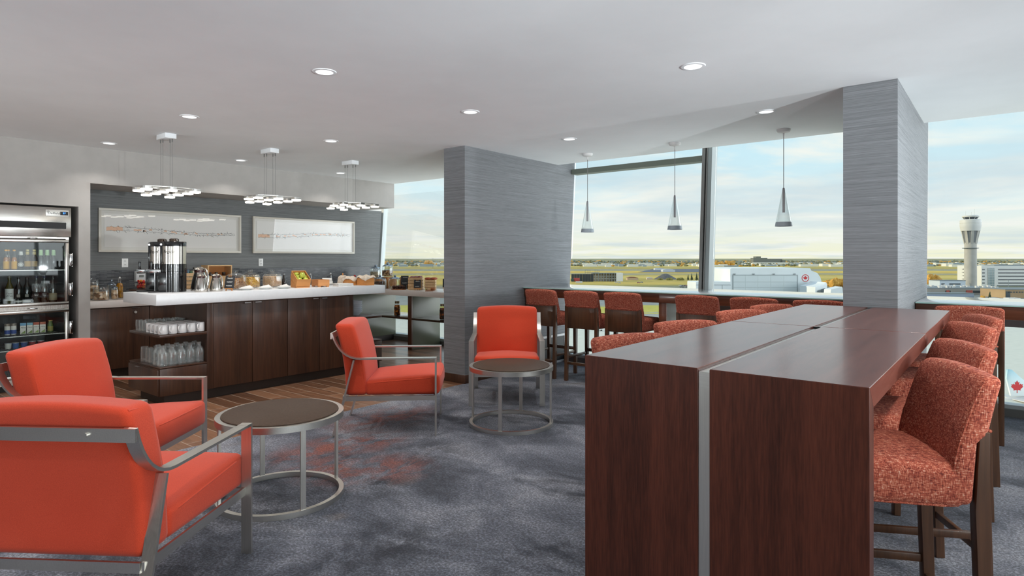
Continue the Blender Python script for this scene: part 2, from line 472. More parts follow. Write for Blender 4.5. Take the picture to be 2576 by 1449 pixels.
# right-hand window wall of the corner, outside the picture
g = G()
for y in (-5, -3, -1, 1, 3, 5, 7.2): g.box(XW-.06, XW+.06, y-.04, y+.04, 0, 3.1)
g.box(XW-.06, XW+.06, YB, 7.3, 0, .1)
o = struct('window_5', g, MULLW, 'window wall on the right side of the lounge')
G().box(XW, XW+.01, YB, 7.3, .1, 3.1).build('pane', PANE, o)

# ------------------------------------------------------------------ sky, sun
GLOW = 2.7
w = bpy.data.worlds.new('sky'); SC.world = w; w.use_nodes = True
T = w.node_tree; T.nodes.clear()
class WN(NT):
    def __init__(self): self.t = T; self.out = T.nodes.new('ShaderNodeOutputWorld')
W = WN()
tc = W.n('TexCoord').outputs['Generated']
sp = W.n('SeparateXYZ', {0: tc}); z = sp.outputs[2]
grad = W.ramp(z, [(0.0, lin((253, 248, 216))), (.018, lin((251, 248, 226))), (.045, lin((244, 247, 240))), (.085, lin((228, 244, 248))), (.15, lin((214, 242, 252))), (.25, lin((200, 234, 250))), (.40, lin((170, 208, 240)))])
# clouds on a flat layer overhead, so they crowd into bands near the horizon
zz = W.math('ADD', W.math('MAXIMUM', z, 0.0), .045)
u = W.math('DIVIDE', sp.outputs[0], zz); v = W.math('DIVIDE', sp.outputs[1], zz)
pv = W.n('CombineXYZ', {0: u, 1: v, 2: 0.0}).outputs[0]
cl = W.noise(pv, .42, 7, .6, .35)
cl2 = W.noise(W.n('Mapping', {'Vector': pv, 'Location': (7, 3, 1)}).outputs[0], .30, 6, .55, .2)
white = W.ramp(cl, [(.46, (0, 0, 0, 1)), (.60, (1, 1, 1, 1))])
grey = W.ramp(cl2, [(.50, (0, 0, 0, 1)), (.66, (1, 1, 1, 1))])
c = W.mix(grad, lin((255, 252, 244)), W.math('MULTIPLY', white, .92))
c = W.mix(c, lin((208, 222, 230)), W.math('MULTIPLY', grey, .62))
up = W.ramp(z, [(.26, (1, 1, 1, 1)), (.6, (1.0, 1.0, 1.0, 1))])
# bright patch added to the sky at the right, beyond the picture, as fill for the room
dt = W.n('VectorMath', {0: tc, 1: (.92, .39, 0)}, operation='DOT_PRODUCT').outputs['Value']
gk = W.n('MapRange', {'Value': dt, 'From Min': .50, 'From Max': .80}, interpolation_type='SMOOTHSTEP').outputs[0]
gk = W.math('MULTIPLY', gk, W.n('MapRange', {'Value': z, 'From Min': .22, 'From Max': .42, 'To Min': 1.0, 'To Max': 0.0}, interpolation_type='SMOOTHSTEP').outputs[0])
glow = W.math('ADD', W.math('MULTIPLY', gk, GLOW), .785)
c = W.mix(c, (.98, 1.0, 1.03, 1), gk)
bg = W.n('Background', {'Color': c, 'Strength': glow})
T.links.new(bg.outputs[0], W.out.inputs[0])
SKY = bg
sun = bpy.data.lights.new('sun', 'SUN'); sun.energy = 2.5; sun.color = (1.0, .84, .60); sun.angle = R(.6)
so = bpy.data.objects.new('sun', sun); COL.objects.link(so)
so.rotation_euler = Vector((-.945, -.309, .26)).to_track_quat('Z', 'Y').to_euler()

# ------------------------------------------------------------------ ceiling lights
LENS = None
def m_lens():
    t = NT('downlight_reflector')
    f = t.noise(t.coord((1, 1, 1)), 60, 2)
    col = t.ramp(f, [(.4, (.72, .72, .74, 1)), (.6, (1, 1, 1, 1))])
    return t.done(col, .3, 0, .5, None, emit=col, es=1.1)
LENS = m_lens()
names = {(-3.67, 2.5): 'recessed downlight nearest the camera left of centre, above the armchairs',
         (-1.63, 3.98): 'recessed downlight nearest the camera on the right, above the high table',
         (-5.79, 2.52): 'recessed downlight to the right of the first cluster pendant',
         (-3.67, 3.99): 'recessed downlight near the middle of the ceiling',
         (-1.63, 5.61): 'recessed downlight just left of the right pier',
         (-7.84, 2.54): 'recessed downlight furthest left, near the bulkhead',
         (-5.78, 4.02): 'recessed downlight between the second and third cluster pendants and the left pier',
         (-3.67, 5.57): 'recessed downlight just right of the left grey pier',
         (-7.85, 4.07): 'small recessed downlight between the first two cluster pendants',
         (-7.84, 5.62): 'recessed downlight furthest back, beside the third cluster pendant'}
first = None
spots = list(names.items())+[((x, y), None) for x in (-7.84, -5.79, -3.67, -1.63, .42, 2.46) for y in (-3.6, -2.06, -.54, .98)]+[((x, y), None) for x in (.42, 2.46) for y in (2.5, 3.99, 5.6)]
for (x, y), lab in spots:
    if lab:
        if first is None:
            first = thing('recessed_downlight', lab, 'ceiling light', (x, y, CEIL), 0, 'recessed downlights in the ceiling')
            G().lathe([(.058, -.002), (.060, -.006), (.078, -.005), (.082, 0), (.082, .002), (.058, .002)], seg=32).build('trim_ring', CEILM, first)
            G().lathe([(0, -.0005), (.030, -.0005), (.059, -.0035)], seg=32).build('reflector', LENS, first)
        else:
            dup(first, (x, y, CEIL), None, lab)
    l = bpy.data.lights.new('downlight', 'AREA'); l.shape = 'DISK'; l.size = .10; l.energy = 5 if x > -4 else (8 if x > -7 else 3)
    l.color = (1.0, .965, .92); l.spread = R(115)
    lo = bpy.data.objects.new('downlight', l); COL.objects.link(lo); lo.location = (x, y, CEIL-.004)

# three cone pendants along the window
def pendant():
    t = thing('cone_pendant', 'clear glass cone pendant lamp nearest the right pier', 'pendant lamp', (0, 0, CEIL), 0, 'glass cone pendants along the window')
    G().lathe([(0, 0), (.066, 0), (.066, -.014), (.055, -.03), (.012, -.04), (0, -.04)], seg=28).build('canopy', WHITE, t)
    G().lathe([(0, -.04), (.008, -.04), (.006, -.075), (0, -.075)], seg=12).build('cord_grip', WHITE, t)
    G().cyl((0, 0, -.06), (0, 0, -.60), .0032, seg=6).build('cord', plain('grey_cord', (120, 118, 118), .5), t)
    G().lathe([(.012, -.595), (.075, -.935), (.073, -.935), (.010, -.60)], seg=32).build('glass_shade', glassy('pendant_glass', (252, 254, 254), .03, .30, .03, .07, (246, 248, 248)), t)
    G().lathe([(.0745, -.93), (.0815, -.972), (.079, -.972), (.072, -.93)], seg=32).build('shade_rim', plain('smoked_grey_rim', (146, 156, 164), .35), t)
    G().lathe([(0, -.585), (.009, -.588), (.012, -.61), (.012, -.835), (0, -.835)], seg=16).build('lamp_tube', plain('tube_grey', (140, 132, 136), .35, .3), t)
    return t
p = pendant(); p.location = (-1.721, 6.50, CEIL)
dup(p, (-2.875, 6.50, CEIL), None, 'clear glass cone pendant lamp just left of the window mullion')
dup(p, (-4.016, 6.50, CEIL), None, 'clear glass cone pendant lamp nearest the left grey pier')

# three LED cluster pendants over the island
TILEG = plain('led_glow', (255, 247, 232), .4, 0, .5, 0, 5)
TILEM = metal('led_housing', (214, 212, 208), .3, 'x')
def cluster():
    t = thing('cluster_pendant', 'cluster pendant of small square lights, first from the left', 'pendant lamp', (0, 0, CEIL), 0, 'cluster pendants over the island counter')
    G().box(-.11, .11, -.055, .055, -.05, 0, .003).build('canopy', CEILM, t)
    pts = [(.04, -.28), (.256, -.287), (-.357, -.058), (-.146, -.05), (.11, -.075), (-.414, .2), (.335, -.085), (-.09, .156), (.12, .164), (.33, .146)]
    for x, y in ((-.08, -.025), (-.025, -.025), (.025, .025), (.08, .025)):
        g = G(); g.cyl((x, y, -.05), (x, y, -.085), .006, seg=8); g.cyl((x, y, -.08), (x, y, -.575), .0016, seg=5)
        g.build('suspension_wire', plain('wire_grey', (120, 120, 118), .4, .6), t)
    g = G()
    for i, (x, y) in enumerate(pts):
        for j, (a, b) in enumerate(pts):
            if j > i and math.hypot(a-x, b-y) < .27:
                L = math.hypot(a-x, b-y)
                g.cbox(((x+a)/2, (y+b)/2, -.578), (L, .016, .006), rz=math.atan2(b-y, a-x))
    g.build('link_frame', TILEM, t)
    for i, (x, y) in enumerate(pts):
        d = G().lathe([(0, 0), (.046, 0), (.046, -.024), (0, -.024)], (x, y, -.582), seg=16, n=5).build('light_tile', TILEM, t)
        G().lathe([(0, -.024), (.045, -.0242), (.043, -.040), (0, -.041)], (x, y, -.582), seg=16, n=5).build('glowing_lens', TILEG, d)
    return t
c1 = cluster(); c1.location = (-6.83, 2.74, CEIL)
dup(c1, (-6.80, 3.88, CEIL), None, 'cluster pendant of small square lights, middle one above the cereal jars')
dup(c1, (-6.80, 5.03, CEIL), None, 'cluster pendant of small square lights, furthest one by the left window')

# added lamps, made up to brighten the ceiling, along the right and rear sides of the lounge (outside the picture)
UPK = 1.12
UPS = [((3.6, -.6), (130, 148, 166), 270, 13, 50), ((3.6, 2.2), (142, 156, 170, 184), 470, 9, 38), ((3.6, 5.0), (166, 180, 194), 190, 8, 36),
       ((-7.4, -4.3), (58, 80), 330, 18, 60), ((-3.8, -4.3), (60, 112), 170, 16, 55), ((-.2, -4.3), (114, 134), 210, 15, 55)]
for i, ((x, y), degs, p, elv, cone) in enumerate(UPS):
    t = thing('added_fill_lamp', 'added unseen fill lamp for the ceiling, %s' % ('right wall rear', 'right wall middle', 'right wall by the window', 'left rear corner', 'rear wall middle', 'rear wall right')[i], 'floor lamp', (x, y, 0), 0, 'added ceiling fill lamps')
    G().lathe([(0, 0), (.14, 0), (.14, .015), (.02, .03), (0, .03)], seg=24).build('base', BLACK, t)
    G().cyl((0, 0, .03), (0, 0, 1.0), .012, seg=10).build('pole', BLACK, t)
    G().lathe([(0, .98), (.05, .98), (.13, 1.145), (.125, 1.145), (.045, .99)], seg=24).build('lamp_head', BLACK, t)
    for k, dg in enumerate(degs):
        l = bpy.data.lights.new('ceiling_wash', 'SPOT'); l.energy = p*UPK; l.color = (.90, .97, 1.0); l.spot_size = R(cone); l.spot_blend = 1.0; l.shadow_soft_size = .06
        lo = bpy.data.objects.new('ceiling_wash', l); COL.objects.link(lo); lo.location = (x, y, 1.15)
        el = R(elv)
        lo.rotation_euler = Vector((math.cos(R(dg))*math.cos(el), math.sin(R(dg))*math.cos(el), math.sin(el))).to_track_quat('-Z', 'Y').to_euler()
# ------------------------------------------------------------------ armchairs
def armchair():
    t = thing('armchair', 'x', 'armchair', group='orange steel framed armchairs')
    W2 = .345
    arm = [(.40, 0), (.40, .628), (-.20, .628)]
    a0 = Vector((-.20, 0, .628))
    for k in range(1, 9):            # the arm sweeps up behind the back
        u = k/8
        p = (1-u)**2*Vector((-.20, 0, .628))+2*u*(1-u)*Vector((-.37, 0, .628))+u*u*Vector((-.43, 0, .838))
        arm.append((p.x, p.z))
    for s in (1, -1):
        y = s*W2
        G().strap([(x, y, z) for x, z in arm[:2]]+[(.36, y, .628)], .05, .013).build('front_leg', STEEL, t, 25)
        G().strap([(.3935, y, .6281)]+[(x, y, z) for x, z in arm[2:]], .05, .012).build('armrest', STEELX, t, 25)
        G().strap([(-.255, y, .62), (-.335, y, .30), (-.425, y, 0)], .05, .013).build('rear_leg', STEEL, t, 25)
        G().box(-.345, .394, y-.006-s*.012, y+.006-s*.012, .283, .322).build('side_rail', STEELX, t)
    G().box(.382, .394, -W2+.02, W2-.02, .283, .322).build('front_rail', STEELX, t)
    G().box(-.352, -.340, -W2+.02, W2-.02, .283, .322).build('rear_rail', STEELX, t)
    b = G().box(-.440, -.428, -W2-.025, W2+.025, .79, .838).build('back_rail', STEELX, t)
    for y in (-.19, .19):
        G().cyl((-.440, y, .815), (-.449, y, .815), .009, seg=12).build('bolt', STEELX, b)
    hx, hy = .30, .318
    def fs(q):
        x, y, z = q
        k = max(0, 1-(x/.30)**2)*max(0, 1-(y/hy)**2)
        z2 = z+(.034*k if z > 0 else 0)
        x2 = x+(.022*(1-(z/.07)**2)*max(0, 1-(y/hy)**4) if x > .2 else 0)
        tilt = .045*((x+.30)/.60)-.02
        return (x2+.125, y, z2+.392+(tilt if z > 0 else 0))
    s = G().rbox((hx, hy, .07), .03, (10, 10, 3), fs).build('seat_cushion', MATS['orange'], t, 60)
    loop = []
    for i in range(48):
        a = 2*math.pi*i/48; ca, sa = math.cos(a), math.sin(a)
        k = 1/((abs(ca)**14+abs(sa)**14)**(1/14))
        x, y = ca*k*(hx-.004), sa*k*(hy-.004)
        q = fs(Vector((x, y, .047))); loop.append((q[0], q[1], q[2]))
    G().tube(loop, .0055, 6, True).build('piping', MATS['orange'], s)
    def fb(q):
        x, y, z = q                   # x thickness, z height
        u = (z+.29)/.58
        cx = -.248-.10*u*u
        th = 1.0-.10*u
        bow = .018*max(0, 1-(y/hy)**2)*(1-abs(2*u-1)**2)*(1 if x > 0 else .3)
        crown = .02*max(0, 1-(y/.33)**2) if z > .2 else 0
        return (cx+x*th+bow, y, .322+.58*u+crown)
    bk = G().rbox((.085, .325, .29), .035, (4, 10, 12), fb).build('back_cushion', MATS['orange'], t, 60)
    for sgn in (1, -1):
        pts = []
        for i in range(30):
            z = -.22+.485*i/29
            x = .071
            pts.append(fb(Vector((x-.012*(i/29)**8, sgn*.3135, z))))
        for i in range(1, 8):
            a = i/7*1.35
            pts.append(fb(Vector((.059-.12*i/7, sgn*.3135, .265+.012*math.sin(a)))))
        G().tube(pts, .0056, 6).build('piping', MATS['orange'], bk)
    return t
ch = armchair()
ch['label'] = 'orange armchair in the left foreground seen from behind'
ch.location = (-2.937, 1.0, 0); ch.rotation_euler = (0, 0, R(125))
def place(fx, fy, deg, lx=.40, ly=0.0):
    F = Vector((math.cos(R(deg)), math.sin(R(deg)))); L = Vector((-F.y, F.x))
    p = Vector((fx, fy))-F*lx-L*ly
    return (p.x, p.y, 0)
dup(ch, place(-4.232, 1.94, 39, .40, .345), R(39), 'orange armchair at far left facing right, behind the nearest armchair')
dup(ch, place(-3.836, 3.76, 42), R(42), 'orange armchair seen from its side, between the two round tables and the island')
dup(ch, place(-3.77, 4.62, -51), R(-51), 'orange armchair facing the camera in front of the grey pier')

# ------------------------------------------------------------------ round side tables
SMOKE = noisy('bronze_leather_top', (70, 54, 42), (80, 62, 49), 90, .5, bump=.1, spec=.2)
def ring(ro, ri, z0, z1):
    return G().lathe([(ri, z0), (ro, z0), (ro, z1), (ri, z1), (ri, z0)], seg=64)
def side_table():
    t = thing('side_table', 'round side table with brown top beside the nearest armchair', 'side table', group='round steel side tables')
    ring(.365, .335, .474, .510).build('top_ring', STEELX, t)
    G().lathe([(0, .500), (.333, .500), (.333, .515), (.325, .519), (0, .519)], seg=64).build('tabletop', SMOKE, t)
    ring(.365, .337, 0, .030).build('base_ring', STEELX, t)
    for k in range(4):
        a = R(90*k)
        G().cbox((.350*math.cos(a), .350*math.sin(a), .252), (.014, .029, .444), rz=a).build('upright', STEEL, t)
    return t
st = side_table(); st.location = (-3.41, 2.02, 0); st.rotation_euler = (0, 0, R(-11.6))
dup(st, (-3.345, 4.16, 0), R(-66), 'round side table with brown top in front of the armchair facing the camera')

# ------------------------------------------------------------------ high communal table (two tables end to end)
TZ = 1.08
def high_table(name, y0, y1, label, near):
    t = thing(name, label, 'high table', (0, 0, 0), 0, 'high communal tables')
    xs = ((-1.214, -.783), (-.743, -.290))
    for x0, x1 in xs:
        k = .068 if near else 0.0
        G().prism([(x0, y0, TZ), (x0, y1, TZ), (x0, y1, TZ-.068), (x0, y0+k, TZ-.068)], (x1-x0, 0, 0), .0015, 1).build('tabletop', TABY, t)
        if near:
            G().prism([(x0, y0-.0006, 0), (x0, y0+.0674, 0), (x0, y0+.0674, TZ-.0686), (x0, y0-.0006, TZ-.0006)], (x1-x0, 0, 0), .0012, 1).build('end_panel', TABW, t)
    G().box(-.782, -.744, y0+.006, y1-.003, TZ-.066, TZ-.012).build('channel', STEELX, t)
    if near:
        G().box(-.782, -.744, y0+.006, y0+.06, 0, TZ-.066).build('end_strip', STEEL, t)
    else:
        G().box(-1.212, -.292, y0-.0085, y0-.0005, TZ-.06, TZ-.003).build('gap_shade_strip', GAP, t)  # black strip put in for the shade in the gap between the tables
        G().box(-.95, -.55, y1-.5, y1-.44, 0, TZ-.0685).build('support_panel', TABW, t)
    g = G()
    g.box(-.80, -.72, y0+.10, y1-.05, TZ-.12, TZ-.0687).build('under_beam', TABW, t)
    return t
high_table('high_table', 1.948, 3.518, 'dark red brown high table nearest the camera, with a steel strip down its end', True)
high_table('high_table', 3.528, 5.165, 'far dark red brown high table against the right grey pier', False)

# ------------------------------------------------------------------ bar stools
def stool():
    t = thing('bar_stool', 'x', 'bar stool', group='rust tweed bar stools')
    W2 = .222
    def fs(q):
        x, y, z = q
        k = max(0, 1-(x/.235)**2)*max(0, 1-(y/W2)**2)
        return (x+.02, y*(1-.03*(x+.2)), z+.695+(.02*k if z > 0 else 0))
    s = G().rbox((.23, W2, .07), .035, (8, 8, 4), fs).build('seat', MATS['tweed'], t, 60)
    lp = []
    for i in range(40):
        a = 2*math.pi*i/40; ca, sa = math.cos(a), math.sin(a); k = 1/((abs(ca)**12+abs(sa)**12)**(1/12))
        lp.append(fs(Vector((ca*k*.217, sa*k*(W2-.012), -.064))))
    G().tube(lp, .004, 6, True).build('piping', MATS['tweed'], s)
    def fb(q):
        x, y, z = q
        u = (z+.22)/.44               # 0 seat level, 1 top
        front = -.150-.10*u*u-.016*max(0, 1-(y/W2)**2)*math.sin(math.pi*min(1, u))
        rear = -.236-.075*u**1.5
        if u < .55: rear = -.222-.03*u
        k = (x+.05)/.10               # 0 rear 1 front
        crown = .016*max(0, 1-(y/.24)**2) if z > .12 else 0
        return (rear+(front-rear)*k, y, .635+.415*u+crown)
    b = G().rbox((.05, W2, .22), .028, (3, 8, 14), fb).build('backrest', MATS['tweed'], t, 60)
    for sg in (1, -1):
        pts = [fb(Vector((.042-.004*(i/24), sg*(W2-.006), -.19+.395*i/24))) for i in range(25)]
        G().tube(pts, .0035, 5).build('piping', MATS['tweed'], b)
    pts = [(-.272, -W2+.006, .70)]+[(-.268-.004*(i in (0, 10)), -W2+.01+(2*W2-.02)*i/10, .882) for i in range(11)]+[(-.272, W2-.006, .70)]
    G().tube(pts[1:-1], .005, 6).build('piping', MATS['tweed'], b)
    G().box(-.263, -.247, -W2+.03, W2-.03, .62, .882, .004).build('back_panel', LEGW, t)
    for sg in (1, -1):
        y = sg*(W2-.021)
        g = G(); pr = [(-.245, 0), (-.285, 0), (-.266, .62), (-.268, .880), (-.236, .880), (-.226, .62)]
        g.prism([(x, y-.019, z) for x, z in pr], (0, .038, 0), .003, 1); g.build('rear_leg', LEGW, t)
        G().prism([(.215, y-.019, 0), (.180, y-.019, 0), (.170, y-.021, .625), (.222, y-.021, .625)], (0, .040, 0), .003, 1).build('front_leg', LEGW, t)
        G().box(-.255, .19, y-.010, y+.010, .262, .292, .002).build('side_stretcher', LEGW, t)
    G().box(-.262, -.242, -W2+.04, W2-.04, .192, .224, .002).build('rear_stretcher', LEGW, t)
    f = G().box(.186, .206, -W2+.04, W2-.04, .292, .330, .002).build('footrest', LEGW, t)
    G().box(.184, .2085, -W2+.045, W2-.045, .3302, .3335).box(.2065, .2085, -W2+.045, W2-.045, .296, .3302).build('foot_plate', STEELX, f)
    return t
st0 = stool()
def put_stool(x, y, deg, label, first=[True]):
    if first[0]:
        first[0] = False; st0.location = (x, y, 0); st0.rotation_euler = (0, 0, R(deg)); st0['label'] = label; return st0
    return dup(st0, (x, y, 0), R(deg), label)
def by_top(mx, my, deg): return (mx+.285*math.cos(R(deg)), my+.285*math.sin(R(deg)))
for (mx, my), deg, lab in (
    ((-.117, 2.70), 207, 'rust tweed bar stool nearest the camera at the right side of the high table'),
    ((-.132, 3.43), 208, 'rust tweed bar stool second from the camera at the right side of the high table'),
    ((-.140, 4.44), 208, 'rust tweed bar stool third from the camera at the right side of the high table'),
    ((-.100, 5.12), 203, 'rust tweed bar stool furthest along the right side of the high table'),
    ((-1.462, 2.745), -23, 'rust tweed bar stool nearest the camera on the left side of the high table'),
    ((-1.511, 3.56), -30, 'rust tweed bar stool second from the camera on the left side of the high table'),
    ((-1.505, 4.558), -30, 'rust tweed bar stool third from the camera on the left side of the high table'),
    ((-1.490, 5.25), -27, 'rust tweed bar stool furthest along the left side of the high table')):
    x, y = by_top(mx, my, deg); put_stool(x, y, deg, lab)
ordn = ['first', 'second', 'third', 'fourth', 'fifth', 'sixth']
for i, x in enumerate((-4.386, -3.814, -3.275, -2.43, -1.866, -1.290)):
    put_stool(x, 6.0+.29, 90, 'rust tweed bar stool at the window counter, %s from the left pier' % ordn[i])
put_stool(-.215, 6.29, 90, 'rust tweed bar stool at the window counter right of the right pier')

# ------------------------------------------------------------------ window counters
CGL = plain('white_back_painted_glass', (226, 232, 233), .05, 0, .5, .6)
CEDGE = plain('green_glass_edge', (168, 206, 198), .1, 0, .5, .3)
def bar(name, x0, x1, label, legs):
    t = thing(name, label, 'counter', (0, 0, 0), 0, 'window counters')
    yb = gy(1.0)-.045
    G().box(x0, x1, 6.24, yb, 1.059, 1.067, .001).build('glass_top', CGL, t)
    G().box(x0, x1, 6.236, 6.2395, 1.056, 1.067).build('glass_edge', CEDGE, t)
    G().box(x0, x1, 6.255, yb, .95, 1.0585, .002).build('apron', CABX, t)
    for x in legs:
        w_ = .085 if x > -4.5 else .05
        k = G().box(x, x+w_, 6.29, yb-.05 if x > -4.5 else 6.5, 0, .9495, .002).build('support_panel', plain('olive_grey_panel', (120, 124, 112), .35), t)
        G().box(x-.001, x+w_+.001, 6.265, 6.2895, 0, .9495, .002).build('edge_strip', CABX, k)
    return t
bar('window_counter', -4.815, -.95, 'white glass topped bar counter along the window left of the right pier', (-2.956, -4.80))
bar('window_counter', -.588, 4.0, 'white glass topped bar counter at the window right of the right pier', (1.5,))
t = thing('access_panel', 'black floor level panel with white trim beside the left pier', 'wall panel', (-4.80, 6.66, 0))
G().box(-.017, -.005, 0, .50, .03, .36).build('panel', BLACK, t)
g = G(); g.box(-.017, 0, -.03, 0, 0, .39).box(-.017, 0, .50, .53, 0, .39).box(-.017, 0, 0, .50, .36, .39).box(-.017, 0, 0, .50, 0, .03)
g.build('trim', WHITE, t)
# ------------------------------------------------------------------ island
IX0, IX1 = -7.09, -6.345
IZ = 1.09
t = thing('island_worktop', 'thick white quartz slab top of the island counter', 'worktop', (0, 0, 0))
G().box(-7.12, -6.30, 2.435, 5.21, .985, IZ, .003).build('slab', QUARTZ, t)
HANDLE = plain('satin_handle', (196, 196, 196), .3, 1.0)
def shelf_unit(name, y0, y1, label, drawer):
    t = thing(name, label, 'shelf unit', (0, 0, 0), 0, 'open shelf ends of the island')
    G().box(IX0, IX1, y0, y1, .10, .365, .002).build('base_box', CAB, t)
    G().box(IX0, IX1+.002, y0-.003, y1, .368, .382, .002).build('bottom_shelf', CABY, t)
    G().box(IX0, IX1+.002, y0-.003, y1, .667, .693, .002).build('middle_shelf', CABY, t)
    G().box(IX0+.12, IX1-.05, y0+.06, y1, 0, .0998).build('plinth', KICK, t)
    if drawer:
        d = G().box(IX0+.008, IX1-.012, y0-.016, y0-.0005, .106, .356, .002).build('drawer_front', CAB, t)
        G().box(IX0+.22, IX0+.30, y0-.034, y0-.016, .345, .349).build('handle', HANDLE, d)
    return t
shelf_unit('shelf_unit', 2.486, 2.934, 'open shelf unit at the left end of the island with mugs and glass bottles', True)
shelf_unit('shelf_unit', 4.746, 5.19, 'open shelf unit at the far right end of the island with stacked bowls', False)
def door_unit(y0, ym, y1, sl, sr, label):
    t = thing('base_cabinet', label, 'cabinet', (0, 0, 0), 0, 'double door island cabinets')
    G().box(IX0, IX1-.02, y0, y1, .10, .9845).build('body', CAB, t)
    G().box(IX0+.1, IX1-.05, y0, y1, 0, .0998).build('plinth', KICK, t)
    g = G()
    if sl: g.box(IX1-.0198, IX1, y0, y0+sl, .10, .984, .001)
    if sr: g.box(IX1-.0198, IX1, y1-sr, y1, .10, .984, .001)
    if sl or sr: g.build('stile', CAB, t)
    for a, b, hy in ((y0+sl, ym, ym-.06), (ym, y1-sr, ym+.06)):
        d = G().box(IX1-.0198, IX1, a+.0025, b-.0025, .103, .972, .0012).build('door', CAB, t)
        G().box(IX1, IX1+.018, hy-.035, hy+.035, .966, .9695).box(IX1+.015, IX1+.018, hy-.035, hy+.035, .958, .966).build('handle', HANDLE, d)
door_unit(2.935, 3.42, 3.838, .064, 0, 'dark walnut double door cabinet in the left half of the island front')
door_unit(3.839, 4.255, 4.742, 0, .064, 'dark walnut double door cabinet in the right half of the island front')

# ------------------------------------------------------------------ back counter and pastry counter
BZ = .93
t = thing('back_worktop', 'pale quartz worktop along the mosaic splashback', 'worktop', (0, 0, 0))
G().box(XB+.0125, -8.355, 2.492, 7.20, .847, BZ, .003).build('slab', QUARTZW, t)
CFX = -8.372
def back_cab(y0, y1, label, mat=CAB, lock=False, hy=None):
    t = thing('back_cabinet', label, 'cabinet', (0, 0, 0), 0, 'cabinets under the back worktop')
    G().box(-8.97, CFX-.02, y0+.001, y1-.001, .10, .846).build('body', mat, t)
    G().box(-8.97, CFX-.06, y0+.001, y1-.001, 0, .0998).build('plinth', KICK, t)
    d = G().box(CFX-.0195, CFX, y0+.003, y1-.003, .104, .835, .001).build('door', mat, t)
    if hy:
        G().box(CFX, CFX+.018, hy-.045, hy+.045, .828, .832).build('handle', HANDLE, d)
    if lock:
        G().cyl((CFX, hy, .775), (CFX+.01, hy, .775), .016, seg=20).build('lock', plain('lock_white', (214, 210, 204), .3, .5), d)
OLIVE_REFL = plain('olive_window_reflection', (84, 87, 71), .3, 0, .5, .1)  # greenish window reflection put into the colour of the dark wood
back_cab(2.492, 3.158, 'walnut back cabinet with a round lock, nearest the fridge', CAB, True, 3.0)
back_cab(3.162, 3.83, 'walnut back cabinet seen behind the mug shelf', CAB, False, 3.3)
back_cab(5.25, 7.16, 'long wood back cabinet coloured by window reflection under the jars by the left window', OLIVE_REFL)
t = thing('pastry_worktop', 'pale quartz worktop in front of the left window', 'worktop', (0, 0, 0))
G().box(-8.353, -5.17, 6.47, 7.235, .847, BZ, .003).build('slab', QUARTZW, t)
t = thing('pastry_shelving', 'dark wood shelf and upright panels under the pastry worktop', 'shelf unit', (0, 0, 0))
WSH = wood('dark_glossy_shelf', (48, 34, 26), (70, 50, 38), 'x', 1, .12, .5)
G().box(-8.36, -7.308, 6.50, 7.12, .472, .502, .002).build('shelf', WSH, t)
G().box(-7.225, -5.22, 6.50, 7.12, .472, .502, .002).build('shelf', WSH, t)
u_ = G().box(-7.307, -7.226, 6.52, 7.12, 0, .8465, .002).build('upright_panel', OLIVE_REFL, t)
G().box(-7.309, -7.224, 6.495, 6.5195, 0, .8465, .002).build('edge_strip', CAB, u_)
G().box(-5.22, -5.17, 6.50, 7.12, 0, .8465, .002).build('upright_panel', CAB, t)

